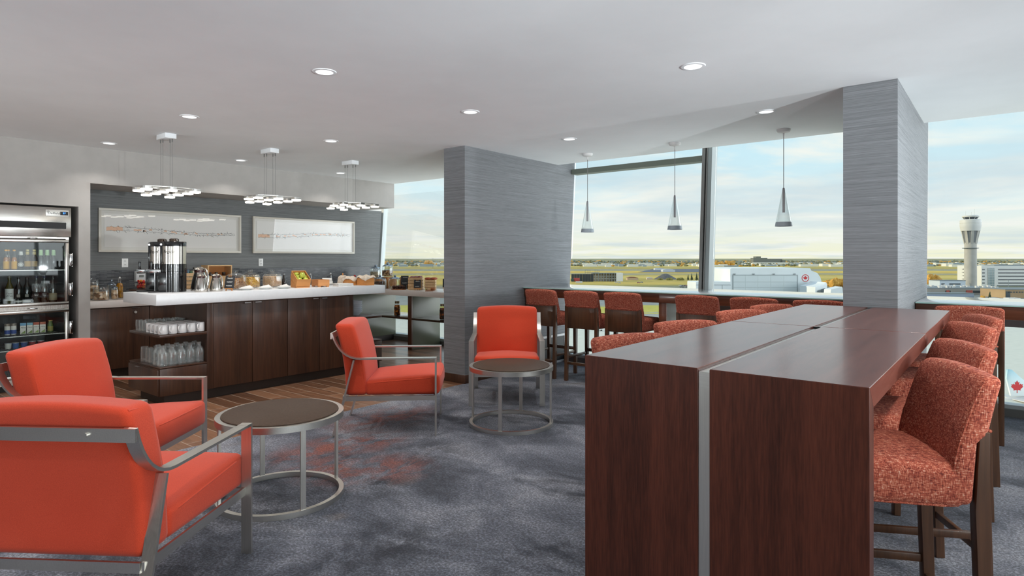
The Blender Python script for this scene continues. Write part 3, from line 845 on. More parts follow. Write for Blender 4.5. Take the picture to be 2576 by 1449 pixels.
# ------------------------------------------------------------------ pictures, sockets, dispenser
PAPER = plain('picture_paper', (222, 219, 212), .7)
def m_frame(): return plain('ivory_frame', (206, 200, 188), .35)
PGLASS = glassy('picture_glass', (255, 255, 255), .02, .17, .0)
def picture(y0, y1, label, seed, dx):
    z0, z1 = 1.517, 2.083
    t = thing('framed_picture', label, 'picture', (XB, 0, 0), 0, 'framed branch drawings')
    g = G(); x0, x1 = .001, .038; b = .028
    g.box(x0, x1, y0, y1, z0, z0+b, .002).box(x0, x1, y0, y1, z1-b, z1, .002).box(x0, x1, y0, y0+b, z0+b, z1-b, .002).box(x0, x1, y1-b, y1, z0+b, z1-b, .002)
    g.build('frame', m_frame(), t)
    a = G().box(.002, .012, y0+b, y1-b, z0+b, z1-b).build('backing_sheet', PAPER, t)
    G().box(.0125, .016, y0+b+.04, y1-b-.04, z0+b+.04, z1-b-.04).build('print_sheet', plain('print_white', (232, 229, 224), .7), t)
    G().box(.028, .030, y0+b, y1-b, z0+b, z1-b).build('glazing', PGLASS, t)
    rnd = random.Random(seed); yy0, yy1 = y0+.09, y1-.09; N = 90
    lo, hi = [], []
    zc = z0+.285
    for i in range(N+1):
        u = i/N; y = yy0+(yy1-yy0)*u
        w = .048*(1-u)+.017*u
        c = zc+.02*math.sin(u*5+seed)+dx*u+rnd.uniform(-.004, .004)
        k = rnd.uniform(-.010, .012) if rnd.random() < .5 else 0
        lo.append((.0172, y, c-w/2-max(0, k))); hi.append((.0172, y, c+w/2+max(0, -k)))
    d = G().tube(lo, .0015, 4).tube(hi, .0015, 4)
    for i in range(70):
        k = rnd.randrange(3, N-3); b_ = rnd.choice((lo, hi)); p = b_[k]; s = 1 if b_ is hi else -1
        d.tube([p, (.0172, p[1]+rnd.uniform(-.02, .03), p[2]+s*rnd.uniform(.004, .028))], .0016, 4)
    for i in range(60):
        k = rnd.randrange(2, N-2); q = rnd.random()
        p = (.0172, lo[k][1], lo[k][2]+(hi[k][2]-lo[k][2])*q)
        d.tube([p, (.0172, p[1]+rnd.uniform(.008, .03), p[2]+rnd.uniform(-.006, .006))], .0014, 4)
    d.build('ink_lines', plain('ink_grey', (78, 76, 74), .8), t)
    f = G(); k0 = 0; k1 = int(N*.13)
    f.poly([(.0166, *lo[k][1:]) for k in range(k0, k1)]+[(.0166, *hi[k][1:]) for k in range(k1-1, k0-1, -1)])
    for i in range(16):
        k = rnd.randrange(k1, N-4); n = rnd.randrange(1, 4)
        m0 = lo[k][2]+(hi[k][2]-lo[k][2])*rnd.uniform(0, .5)
        f.poly([(.0166, lo[k][1], m0), (.0166, lo[k+n][1], m0), (.0166, lo[k+n][1], m0+.016), (.0166, lo[k][1], m0+.02)])
    f.build('orange_wash', plain('orange_ink', (238, 196, 166), .8), t)
picture(2.790, 4.655, 'long pale framed drawing of a branch behind the coffee urns', 1, 0.0)
picture(4.844, 6.724, 'long pale framed drawing of a branch nearer the left window', 4, .03)
def outlet(y, z, label):
    t = thing('wall_outlet', label, 'wall outlet', (XB, y, z), 0, 'wall outlets')
    G().box(.0005, .007, -.037, .037, -.058, .058, .002).build('cover_plate', plain('outlet_white', (232, 232, 230), .35), t)
    for s in (-.022, .022):
        f = G().box(.007, .0085, -.016, .016, s-.014, s+.014, .001).build('socket', plain('outlet_face', (222, 222, 220), .35), t)
        G().box(.0085, .009, -.008, -.005, s-.001, s+.008).box(.0085, .009, .005, .008, s-.001, s+.008).box(.0085, .009, -.002, .002, s-.009, s-.005).build('slots', BLACK, f)
outlet(3.098, 1.378, 'white wall outlet under the long picture, left of the coffee urns')
outlet(4.985, 1.375, 'white wall outlet below the right hand picture')
t = thing('wall_dispenser', 'white wall mounted dispenser with a grey window left of the urns', 'dispenser', (XB+.0125, 3.27, 1.13))
G().prism([(0, -.07, 0), (.075, -.07, .004), (.085, -.07, .10), (.05, -.07, .135), (0, -.07, .135)], (0, .14, 0), .006).build('casing', plain('dispenser_white', (226, 228, 230), .3), t)
G().box(.080, .0875, -.035, .02, .058, .088).build('window', plain('lcd_grey', (122, 126, 122), .3), t)
G().box(.060, .0825, -.062, .04, .108, .1245, .003).build('lever', BLACK, t)

# ------------------------------------------------------------------ fridge
FX = -8.315
t = thing('display_fridge', 'tall stainless glass fronted fridge in the recess at far left', 'fridge', (0, 0, 0))
y0, y1 = 1.50, 2.306
FIN = plain('fridge_inside', (34, 36, 38), .4)
FS = metal('fridge_steel', (196, 190, 182), .26, 'z')
FSX = metal('fridge_steel_flat', (198, 194, 188), .24, 'y')
g = G(); g.box(-9.15, FX-.05, y0, y0+.03, .06, 2.0).box(-9.15, FX-.05, y1-.03, y1, .06, 2.0).box(-9.15, -9.12, y0+.03, y1-.03, .06, 2.0)
g.box(-9.12, FX-.05, y0+.03, y1-.03, 1.66, 1.69).box(-9.12, FX-.05, y0+.03, y1-.03, .86, .915).box(-9.12, FX-.05, y0+.03, y1-.03, .06, .12)
g.build('cabinet', FS, t)
G().box(-9.12, -9.115, y0+.03, y1-.03, .12, 1.66).build('inner_back', FIN, t)
g = G().box(-9.118, FX-.055, y0+.0301, y0+.034, .12, 1.66).box(-9.118, FX-.055, y1-.034, y1-.0301, .12, 1.66)
for z in (1.15, 1.24, 1.33, 1.42, 1.06, .55, .62, .69): g.box(-9.0, FX-.08, y1-.041, y1-.034, z, z+.006)
g.build('inner_sides', FIN, t)
hp = G().box(FX-.045, FX+.012, y0, y1+.006, 1.678, 2.013, .006).build('header_panel', FSX, t)
G().box(FX+.0115, FX+.0135, 1.56, 2.262, 1.770, 1.842).build('grille_slot', BLACK, hp)
G().box(FX+.0115, FX+.0145, 2.071, 2.286, 1.906, 1.982, .001).build('name_plate', plain('plate_silver', (206, 204, 198), .35, .3), hp)
G().box(FX+.0145, FX+.0155, 2.205, 2.280, 1.926, 1.964).build('display', BLACK, hp)
text('readout', '37', .027, plain('led_blue', (60, 140, 255), .4, 0, .5, 0, 2.5), hp, (FX+.016, 2.243, 1.945), (R(90), 0, R(90)))
text('lettering', 'Delfield', .036, BLACK, hp, (FX+.015, 2.145, 1.942), (R(90), 0, R(90)), .0004, .15)
G().tube([(FX+.015, 2.082, 1.955), (FX+.015, 2.092, 1.968), (FX+.015, 2.103, 1.966), (FX+.015, 2.098, 1.955), (FX+.015, 2.086, 1.948)], .0018, 5).build('emblem', BLACK, hp)
def fdoor(z0, z1, zl):
    a, b = y0+.02, y1-.012
    g = G(); x0, x1 = FX-.048, FX
    g.box(x0, x1, a, b, z0, z0+.036, .006).box(x0, x1, a, b, z1-.036, z1, .006).box(x0, x1, a, a+.036, z0+.036, z1-.036, .006).box(x0, x1, b-.036, b, z0+.036, z1-.036, .006)
    d = g.build('door', FSX, t)
    G().box(FX-.03, FX-.025, a+.03, b-.03, z0+.03, z1-.03).build('glass', glassy('fridge_glass', (244, 248, 248), .02, .22), d)
    G().box(FX, FX+.012, 1.93, 2.0, zl, zl+.016, .004).build('latch', CHROME, d)
    return d
fdoor(.912, 1.650, 1.654)
fdoor(.13, .868, .878)
for z in (1.42, 1.085, .65):
    G().box(FX-.02, FX+.016, y1-.010, y1+.022, z-.07, z+.07, .004).cyl((FX+.008, y1+.016, z-.075), (FX+.008, y1+.016, z+.075), .008, seg=10).build('hinge', CHROME, t)
def wire_shelf(z):
    g = G(); g.box(FX-.075, FX-.068, y0+.036, y1-.036, z-.008, z)
    for i in range(26):
        y = y0+.05+i*.0275; g.box(-9.05, FX-.075, y, y+.004, z-.006, z-.001)
    g.build('wire_shelf', STEELX, t)
for z in (1.309, .924, .588, .437): wire_shelf(z)
G().box(-9.1, FX-.06, y0+.05, y1-.05, 0, .06).build('plinth', BLACK, t)

for z_ in (1.64, .85):
    l = bpy.data.lights.new('fridge_lamp', 'AREA'); l.shape = 'RECTANGLE'; l.size = .04; l.size_y = .7; l.energy = .4; l.color = (1, .97, .9)
    lo = bpy.data.objects.new('fridge_lamp', l); COL.objects.link(lo); lo.location = (FX-.085, 1.9, z_); lo.rotation_euler = (0, R(35), 0)
def m_glass_c(name, c): return glassy(name, c, .12, .6)
def bottle(label, x, y, z, H, Rr, neck, glass, liquid=None, liqc=None, band=None, bandc=(235, 235, 230), cap=(200, 200, 200), group=None, name='bottle', cat='bottle', shoulder=.55, wrap=None, txt=None):
    t = thing(name, label, cat, (x, y, z), 0, group)
    n = neck
    G().lathe([(0, .001), (Rr*.9, 0), (Rr, H*.03), (Rr, H*shoulder), (Rr*.85, H*(shoulder+.10)), (n*1.15, H*(shoulder+.22)), (n, H*.90), (n*1.2, H*.905), (n*1.2, H*.94), (0, H*.94)], seg=20).build('body', glass, t)
    if liqc:
        G().lathe([(0, .004), (Rr*.86, .004), (Rr*.93, H*.04), (Rr*.93, H*shoulder*(liquid or 1)), (Rr*.6, H*(shoulder*(liquid or 1)+.07)), (0, H*(shoulder*(liquid or 1)+.08))], seg=16).build('liquid', plain('liquid_%d_%d_%d' % liqc, liqc, .25, 0, .5, .3), t)
    G().lathe([(n*1.25, H*.93), (n*1.25, H), (0, H)], seg=14).build('cap', plain('cap_%d_%d_%d' % cap, cap, .35), t)
    if band:
        lb = G().lathe([(Rr*1.012, H*band[0]), (Rr*1.012, H*band[1])], seg=20).build('paper_label', plain('label_%d_%d_%d' % bandc, bandc, .6), t)
        if txt:
            for k, s in enumerate(txt[0]):
                o = text('lettering', s, txt[1], txt[2], lb, (0, 0, 0), (0, 0, 0), .0002)
                for v in o.data.vertices:
                    a = v.co.x/(Rr*1.03)+R(-12); zz = v.co.y
                    rr = Rr*1.03+v.co.z
                    v.co = (rr*math.cos(a), rr*math.sin(a), H*(band[0]+band[1])/2+zz+txt[1]*(.55*(len(txt[0])-1)-1.1*k))
    if wrap:
        G().lathe([(n*1.3, H*wrap[0]), (n*1.45, H*(wrap[0]+.05)), (n*1.35, H*wrap[1])], seg=14).build('neck_wrap', plain('wrap_%d_%d_%d' % wrap[2], wrap[2], .5), t)
    return t
CLR = m_glass_c('bottle_clear', (240, 246, 244)); BRN = plain('bottle_brown', (42, 26, 16), .12, 0, .5, .5); DKG = plain('bottle_dark', (20, 24, 22), .12, 0, .5, .5); OLV = plain('bottle_olive', (74, 70, 32), .15, 0, .5, .4)
BT = plain('print_black', (24, 24, 24), .6); WT = plain('print_white_ink', (228, 226, 220), .6)
fs_ = 'drinks in the fridge'; z = 1.3095; x = -8.60
bottle('orange juice bottle with yellow label at the far left of the top fridge shelf', x, 1.785, z, .225, .026, .011, CLR, 1, (226, 132, 40), (.05, .42), (240, 178, 40), (236, 170, 60), fs_)
bottle('orange juice bottle with yellow label, second on the top fridge shelf', x-.09, 1.825, z, .225, .026, .011, CLR, 1, (226, 132, 40), (.05, .42), (240, 178, 40), (236, 170, 60), fs_)
bottle('orange juice bottle with yellow label, third on the top fridge shelf', x, 1.858, z, .225, .026, .011, CLR, 1, (226, 132, 40), (.05, .42), (240, 178, 40), (236, 170, 60), fs_)
b = bottle('dark swing top bottle with round white badge on the top fridge shelf', x, 1.917, z, .205, .031, .014, DKG, cap=(226, 226, 222), group=fs_, wrap=(.80, .93, (220, 220, 216)))
q = Vector((math.cos(R(-14)), math.sin(R(-14)), 0))
G().cyl(Vector((0, 0, .058))+q*.030, Vector((0, 0, .058))+q*.0325, .024, seg=24).build('badge', WT, b)
G().lathe([(.016, 0), (.019, 0), (.019, .001), (.016, .001)], seg=24, m=Matrix.Translation(Vector((0, 0, .058))+q*.0325) @ q.to_track_quat('Z', 'Y').to_matrix().to_4x4()).build('badge_ring', BT, b)
bottle('brown beer bottle with gold label beside the round badge bottle', x, 1.977, z, .228, .030, .012, BRN, band=(.16, .42), bandc=(188, 146, 62), cap=(206, 190, 130), group=fs_, wrap=(.74, .90, (196, 176, 116)))
bottle('brown beer bottle with tan label beside the green necked bottles', x, 2.039, z, .228, .030, .012, BRN, band=(.16, .42), bandc=(170, 140, 92), cap=(206, 190, 130), group=fs_, wrap=(.74, .90, (186, 170, 122)))
for k, yv in enumerate((2.100, 2.161, 2.222)):
    bottle('dark bottle with pale green neck foil, %s of three on the top fridge shelf' % ('first', 'second', 'third')[k], x, yv, z, .226, .028, .014, DKG, cap=(176, 206, 160), group=fs_, wrap=(.68, .95, (168, 204, 152)))
z = .9245
bottle('olive wine bottle with tall white label at the bottom left of the upper fridge compartment', x, 1.815, z, .315, .038, .014, OLV, band=(.14, .56), bandc=(232, 230, 224), cap=(80, 76, 60), group=fs_, txt=(('Twist', 'of Fate'), .024, BT))
for k, yv in enumerate((1.897, 1.972)):
    b = bottle('dark wine bottle with diamond label and white band, %s one' % ('left', 'right')[k], x, yv, z, .30, .036, .013, DKG, band=(.07, .14), bandc=(226, 222, 214), cap=(30, 28, 26), group=fs_)
    q = Vector((.0375*math.cos(R(-14)), .0375*math.sin(R(-14)), 0))
    G().lathe([(0, 0), (.022, 0), (0, .001)], seg=4, m=Matrix.Translation(q+Vector((0, 0, .095))) @ q.to_track_quat('Z', 'Y').to_matrix().to_4x4()).build('diamond_label', plain('label_grey', (150, 144, 134), .6), b)
for k, yv in enumerate((2.058, 2.133)):
    bottle('square shouldered whisky bottle with black label, %s one' % ('left', 'right')[k], x, yv, z, .31, .036, .013, CLR, 1.0, (66, 40, 22), (.22, .42), (34, 28, 26), (26, 30, 60), fs_, txt=(('Alberta', 'Blend'), .014, WT))
bottle('amber spirit bottle with beige label at the right of the fridge compartment', x, 2.215, z, .31, .039, .012, CLR, .8, (70, 48, 26), (.10, .36), (160, 142, 110), (30, 26, 22), fs_, txt=(('RUM',), .02, WT) if False else None)
z = .5885
for k, yv in enumerate((1.797, 1.853)):
    t = thing('yogurt_pot', 'small white drink pot with blue print, %s one on the carton shelf' % ('left', 'right')[k], 'drink', (x, yv, z), 0, fs_)
    G().lathe([(0, 0), (.022, 0), (.026, .01), (.026, .105), (0, .105)], seg=18).build('pot', plain('pot_white', (226, 224, 218), .4), t)
    G().lathe([(.0275, .100), (.0275, .125), (0, .125)], seg=18).build('lid', plain('pot_lid', (150, 140, 130), .3, .5), t)
    G().lathe([(.0265, .012), (.0265, .055)], seg=18).build('print_band', plain('pot_blue', (60, 84, 150), .5), t)
for k, (yv, c1) in enumerate(((1.937, (110, 160, 196)), (1.998, (120, 170, 190)), (2.058, (176, 84, 60)), (2.118, (168, 92, 66)))):
    t = thing('juice_carton', ('blue topped juice carton, left one', 'blue topped juice carton, right one', 'red topped juice carton, left one', 'red topped juice carton, right one')[k]+' on the fridge carton shelf', 'carton', (x, yv, z), R(-12), fs_)
    G().box(-.02, .02, -.026, .026, 0, .115, .002).build('carton', plain('carton_white', (224, 222, 214), .5), t)
    G().box(-.0205, .0205, -.0265, .0265, .093, .122, .002).build('top_band', plain('carton_%d' % k, c1, .5), t)
    G().prism([(.0207, -.02, .006), (.0207, .02, .006), (.0207, .02, .04)], (.0006, 0, 0)).build('leaf_print', plain('carton_green', (128, 150, 84), .5), t)
    text('lettering', 'Nice', .022, BT, t, (.0212, 0, .072), (R(90), 0, R(90)), .0002, .2)
bottle('green bottle with gold cap at the right of the fridge carton shelf', x, 2.19, z, .135, .028, .016, plain('green_jar', (86, 110, 52), .2, 0, .5, .3), band=(.1, .5), bandc=(150, 140, 70), cap=(190, 160, 90), group=fs_)
z = .4375
for k, (yv, c1) in enumerate(((1.80, (226, 224, 216)), (1.866, (70, 110, 168)), (1.942, (66, 96, 150)), (2.016, (150, 52, 56)), (2.094, (156, 60, 66)))):
    t = thing('yogurt_cup', ('white', 'bright blue', 'dark blue', 'dark red', 'pale red')[k]+' yogurt cup on the bottom visible fridge shelf', 'yogurt cup', (x+.02, yv, z), 0, fs_)
    G().lathe([(0, 0), (.026, 0), (.033, .06), (0, .06)], seg=20).build('cup', plain('cup_%d' % k, c1, .4), t)
    G().lathe([(.0345, .058), (.0345, .064), (0, .065)], seg=20).build('foil_lid', plain('foil', (200, 204, 210), .3, .6), t)
# ------------------------------------------------------------------ mugs, glasses, bottles on the open shelves
MUGM = plain('mug_china', (226, 226, 226), .25, 0, .5, .2)
t = thing('mug', 'x', 'mug', group='white mugs on the shelf')
G().lathe([(0, .003), (.034, 0), (.042, .004), (.043, .012), (.0425, .086), (.040, .094), (.0365, .096), (0, .0955)], seg=28).build('body', MUGM, t)
G().tube([(.030*0+.041*math.cos(0)*1+.0+.030*math.sin(a)*.9, 0, .05-.030*math.cos(a)) for a in [math.pi*i/10 for i in range(11)]], .0058, 8).build('handle', MUGM, t)
mug0 = t; first = True
rowl = ('front', 'second', 'third', 'back'); coll = ('first', 'second', 'third', 'fourth', 'fifth')
for r in range(4):
    for c in range(5):
        lab = 'upturned white mug, %s from the left in the %s row of mugs' % (coll[c], rowl[r])
        loc = (-6.405-.094*r, 2.537+.0885*c, .6935); rz = R(-47)+.05*math.sin(r*3+c*2)
        if first: mug0.location = loc; mug0.rotation_euler = (0, 0, rz); mug0['label'] = lab; first = False
        else: dup(mug0, loc, rz, lab)
TUMB = glassy('tumbler_glass', (252, 254, 254), .04, .6, .04, .05, (244, 248, 248))
MILK = glassy('milk_bottle_glass', (252, 254, 254), .04, .55, .04, .06, (244, 248, 248))
def tumbler(h, r):
    t = thing('tumbler', 'x', 'glass')
    G().lathe([(0, .004), (r*.8, .001), (r*.92, .002), (r, h*.5), (r*.93, h), (r*.90, h), (r*.96, h*.5), (r*.86, .014), (0, .014)], seg=22).build('glass', TUMB, t)
    return t
tb = tumbler(.112, .033); first = True
for r in range(3):
    for c in range(5):
        lab = 'clear tumbler %s from the left in the %s row of glasses behind the mugs' % (coll[c], ('front', 'middle', 'back')[r])
        loc = (-6.802-.082*r, 2.53+.088*c, .6935)
        if first: tb.location = loc; tb['label'] = lab; tb['group'] = 'tumblers behind the mugs'; first = False
        else: dup(tb, loc, None, lab)
tl = tumbler(.155, .035); first = True
for i, (x, y, lab) in enumerate(((-6.86, 2.54, 'tall clear glass furthest left on the lower shelf'), (-6.77, 2.55, 'tall clear glass second from the left on the lower shelf'), (-6.68, 2.545, 'tall clear glass beside the milk bottles on the lower shelf'), (-6.83, 2.65, 'tall clear glass behind the leftmost glass on the lower shelf'), (-6.73, 2.66, 'tall clear glass in the second row on the lower shelf'))):
    if first: tl.location = (x, y, .3825); tl['label'] = lab; tl['group'] = 'tall glasses on the lower shelf'; first = False
    else: dup(tl, (x, y, .3825), None, lab)
t = thing('glass_bottle', 'x', 'bottle', group='clear milk bottles on the lower shelf')
G().lathe([(0, .004), (.036, 0), (.0425, .008), (.043, .02), (.043, .118), (.038, .142), (.028, .160), (.0195, .172), (.0185, .186), (.0225, .188), (.0225, .204), (.0185, .204), (.0165, .18), (.025, .158), (.040, .118), (.040, .014), (0, .012)], seg=24, n=3.0).build('glass', MILK, t)
mb = t; first = True
for r in range(2):
    for c in range(5):
        lab = 'clear glass milk bottle, %s from the left in the %s row' % (coll[c], ('front', 'back')[r])
        loc = (-6.412-.10*r, 2.533+.0872*c, .3825)
        if first: mb.location = loc; mb['label'] = lab; first = False
        else: dup(mb, loc, 0, lab)
t = thing('bowl', 'x', 'bowl', group='stacked grey bowls')
G().lathe([(0, .002), (.045, 0), (.05, .008), (.085, .045), (.088, .06), (.083, .06), (.078, .045), (.045, .012), (0, .010)], seg=28).build('bowl', plain('bowl_grey', (214, 220, 228), .15, 0, .5, .3), t)
for k in range(6):
    lab = 'grey bowl, %s from the bottom of the stack on the right end shelf' % ('first', 'second', 'third', 'fourth', 'fifth', 'sixth')[k]
    if k == 0: t.location = (-6.62, 4.98, .6935); t['label'] = lab
    else: dup(t, (-6.62+.003*(k % 2), 4.98, .6935+.0262*k), None, lab)

# ------------------------------------------------------------------ coffee urns
def wrap_text(par, s, size, mat, Rr, z, a0, shear=.25):
    o = text('lettering', s, size, mat, par, (0, 0, 0), (0, 0, 0), .0004, shear, bold=-.0004)
    for v in o.data.vertices:
        a = a0+v.co.x/Rr; rr = Rr+.0008+v.co.z; zz = v.co.y
        v.co = (rr*math.cos(a), rr*math.sin(a), z+zz)
    return o
UST = metal('urn_steel', (206, 200, 192), .22, 'z')
def urn(label, x, y, rz, word, a0):
    t = thing('coffee_urn', label, 'coffee urn', (x, y, IZ), rz, 'coffee urns on the island')
    r = .115
    b = G().lathe([(0, 0), (r, 0), (r, .21), (0, .21)], seg=40).build('base', DARK, t)
    G().box(.02, .150, -.085, .085, .012, .205, .012).build('base_front', DARK, t)
    G().box(.05, .235, -.075, .075, 0, .012, .004).build('drip_tray', BLACK, t)
    G().lathe([(r*.97, .212), (r*1.02, .214), (r*1.02, .288), (r*.98, .290), (0, .290)], seg=40).build('collar', DARK, t)
    bd = G().lathe([(0, .291), (r, .291), (r, .472), (0, .472)], seg=48).build('steel_body', UST, t)
    wrap_text(bd, word, .043, BT, r, .418, a0)
    G().tube([((r+.0012)*math.cos(a0-.18+.42*i/10), (r+.0012)*math.sin(a0-.18+.42*i/10), .397+.003*math.sin(i)) for i in range(11)], .001, 4).build('underline', BT, bd)
    G().lathe([(0, .473), (r*1.01, .473), (r*1.01, .512), (r*.97, .522), (0, .522)], seg=40).build('lid', DARK, t)
    G().lathe([(0, .522), (.045, .522), (.045, .548), (.03, .556), (0, .556)], seg=24).build('brew_funnel', plain('dark_bronze', (58, 44, 34), .3, .6), t)
    pts = [(.0, -r*.9, .50)]+[(-.02, -r*.92+r*1.84*i/8, .525+.026*math.sin(math.pi*i/8)**.4) for i in range(9)]+[(.0, r*.9, .50)]
    G().tube(pts, .0045, 8).build('bail_handle', CHROME, t)
    G().box(.095, .128, -.018, .018, .20, .515, .006).build('gauge_column', DARK, t)
    G().cyl((.12, -.03, .492), (.12, .03, .492), .010, seg=12).build('gauge_knob', CHROME, t)
    f = G().box(.12, .235, -.020, .020, .197, .237, .006).build('faucet_guard', glassy('faucet_clear', (226, 232, 234), .3, .9, .1), t)
    G().cyl((.12, 0, .217), (.215, 0, .217), .011, seg=12).build('faucet_pipe', DARK, t)
    h = G().lathe([(0, .235), (.016, .235), (.016, .244), (.010, .252), (.013, .30), (.011, .315), (0, .316)], (.205, 0, 0), seg=16).build('faucet_handle', DARK, t)
    return t
urn('black and steel coffee urn marked Regular, the nearer one', -6.755, 2.785, R(-108), 'Regular', R(62))
urn('black and steel coffee urn marked Decaf, half hidden behind the nearer urn', -7.0, 2.765, R(-108), 'Decaf', R(42))

# ------------------------------------------------------------------ thermal jugs
JST = metal('jug_steel', (212, 206, 198), .16, 'z')
def jug(label, x, y, rz, k):
    t = thing('thermal_jug', label, 'jug', (x, y, IZ), rz, 'steel thermal jugs')
    G().lathe([(0, 0), (.060*k, 0), (.063*k, .006*k), (.062*k, .03*k), (.052*k, .09*k), (.040*k, .135*k), (.037*k, .145*k), (0, .145*k)], seg=36).build('body', JST, t)
    G().lathe([(.0372*k, .140*k), (.0385*k, .148*k), (.0375*k, .158*k), (0, .158*k)], seg=28).build('collar', plain('dark_red_plastic', (64, 26, 22), .3), t)
    g = G().lathe([(0, .158*k), (.042*k, .158*k), (.043*k, .166*k), (.032*k, .178*k), (.012*k, .186*k), (0, .187*k)], seg=28)
    g.prism([(.02*k, -.014*k, .158*k), (.072*k, -.004*k, .170*k), (.072*k, .004*k, .170*k), (.02*k, .014*k, .158*k)], (-.004*k, 0, .014*k))
    g.build('lid', JST, t)
    G().tube([(-.030*k, 0, .165*k), (-.06*k, 0, .170*k), (-.078*k, 0, .155*k), (-.092*k, 0, .11*k), (-.096*k, 0, .07*k), (-.094*k, 0, .045*k)], [.007*k, .007*k, .008*k, .008*k, .007*k, .005*k], 8).build('handle', JST, t)
    return t
jug('steel thermal jug in front, nearest the counter edge beside the urn', -6.50, 2.945, R(-165), 1.0)
jug('steel thermal jug on the right, next to the small chalkboard', -6.50, 3.10, R(-165), 1.0)
jug('tall steel thermal jug standing behind the other two jugs', -6.72, 3.03, R(-165), 1.38)

# ------------------------------------------------------------------ chalkboards
SLATE = plain('slate_black', (46, 48, 52), .75); CHALK = plain('chalk_white', (226, 226, 220), .9)
def chalkboard(label, x, y, z, rz, w, h, lines=3, seed=1, lift=.03, lean=14, pine=True):
    t = thing('chalkboard_sign', label, 'sign', (x, y, z), rz, 'small chalkboard signs')
    M = Matrix.Translation((0, 0, lift)) @ Matrix.Rotation(R(-lean), 4, 'Y')
    b = G().box(-.004, .004, -w/2, w/2, 0, h, .001, 2, M).build('board', SLATE, t)
    rnd = random.Random(seed); g = G()
    for k in range(lines):
        zc = h*(.80-.6*k/max(1, lines-1)) if lines > 1 else h*.5
        n = rnd.randrange(9, 14); yy = -w*.34+rnd.uniform(0, w*.1); pts = []
        for i in range(n*4):
            a = i*1.5
            pts.append(M @ Vector((.0052, yy, zc+h*.045*math.sin(a)*rnd.uniform(.5, 1.3)))); yy += w*.62/(n*4)+.002*math.cos(a*1.1)
        g.tube(pts, .0013, 4)
    g.build('chalk_writing', CHALK, b)
    if pine:
        g = G()
        g.box(-.012, -.005, -w*.36, -w*.36+.008, -lift, h*.55, 0, 1, M).box(-.012, -.005, w*.36-.008, w*.36, -lift, h*.55, 0, 1, M)
        g.box(-.006, .012, -w*.42, w*.42, -.008, -.001, 0, 1, M)
        g.prism([(-.01, -.004, h*.45), (-.016, -.004, h*.45), (-h*.42-.006, -.004, 0), (-h*.42, -.004, 0)], (0, .008, 0))
        g.prism([(-.02, -.016, h+.03), (-.03, -.016, h+.03), (-.055, -.016, lift+h*.3), (-.045, -.016, lift+h*.3)], (0, .007, 0))
        g.prism([(-.02, .006, h+.03), (-.03, .006, h+.03), (-.055, .006, lift+h*.3), (-.045, .006, lift+h*.3)], (0, .007, 0))
        g.build('easel', OAK, t)
    return t
chalkboard('small chalkboard on a wooden easel between the thermal jugs and the first cereal jar', -6.455, 3.215, IZ, R(-58), .105, .135, 3, 3, .028)

# ------------------------------------------------------------------ cereal jars
def cer(name, c1, c2, c3, sc):
    t = NT(name); v = t.n('TexVoronoi', {'Vector': t.coord((1, 1, 1.6)), 'Scale': sc}, feature='F1')
    k = t.n('SeparateColor', {0: v.outputs['Color']}).outputs[0]
    col = t.ramp(k, [(.15, lin(c1)), (.5, lin(c2)), (.9, lin(c3))])
    col = t.mix(col, lin([x*.35 for x in c1]), t.ramp(v.outputs['Distance'], [(.55, (0, 0, 0, 1)), (.9, (.6, .6, .6, 1))]))
    return t.done(col, .7, 0, .3, t.bump(v.outputs['Distance'], .7, .004))
GRAN = cer('granola', (112, 62, 34), (176, 116, 70), (222, 176, 122), 150)
CORN = cer('corn_flakes', (186, 104, 22), (228, 160, 44), (250, 214, 120), 120)
RICE = cer('rice_puffs', (206, 152, 112), (226, 182, 142), (242, 212, 178), 190)
BISC = cer('biscuit_sticks', (150, 106, 70), (206, 164, 124), (236, 206, 172), 20)
COOK = cer('round_cookies', (92, 50, 26), (160, 98, 50), (226, 184, 126), 30)
CREAM = cer('pale_crackers', (150, 132, 96), (196, 176, 140), (222, 208, 178), 36)
CAKE = cer('brownie_squares', (36, 20, 14), (70, 40, 28), (104, 62, 42), 26)
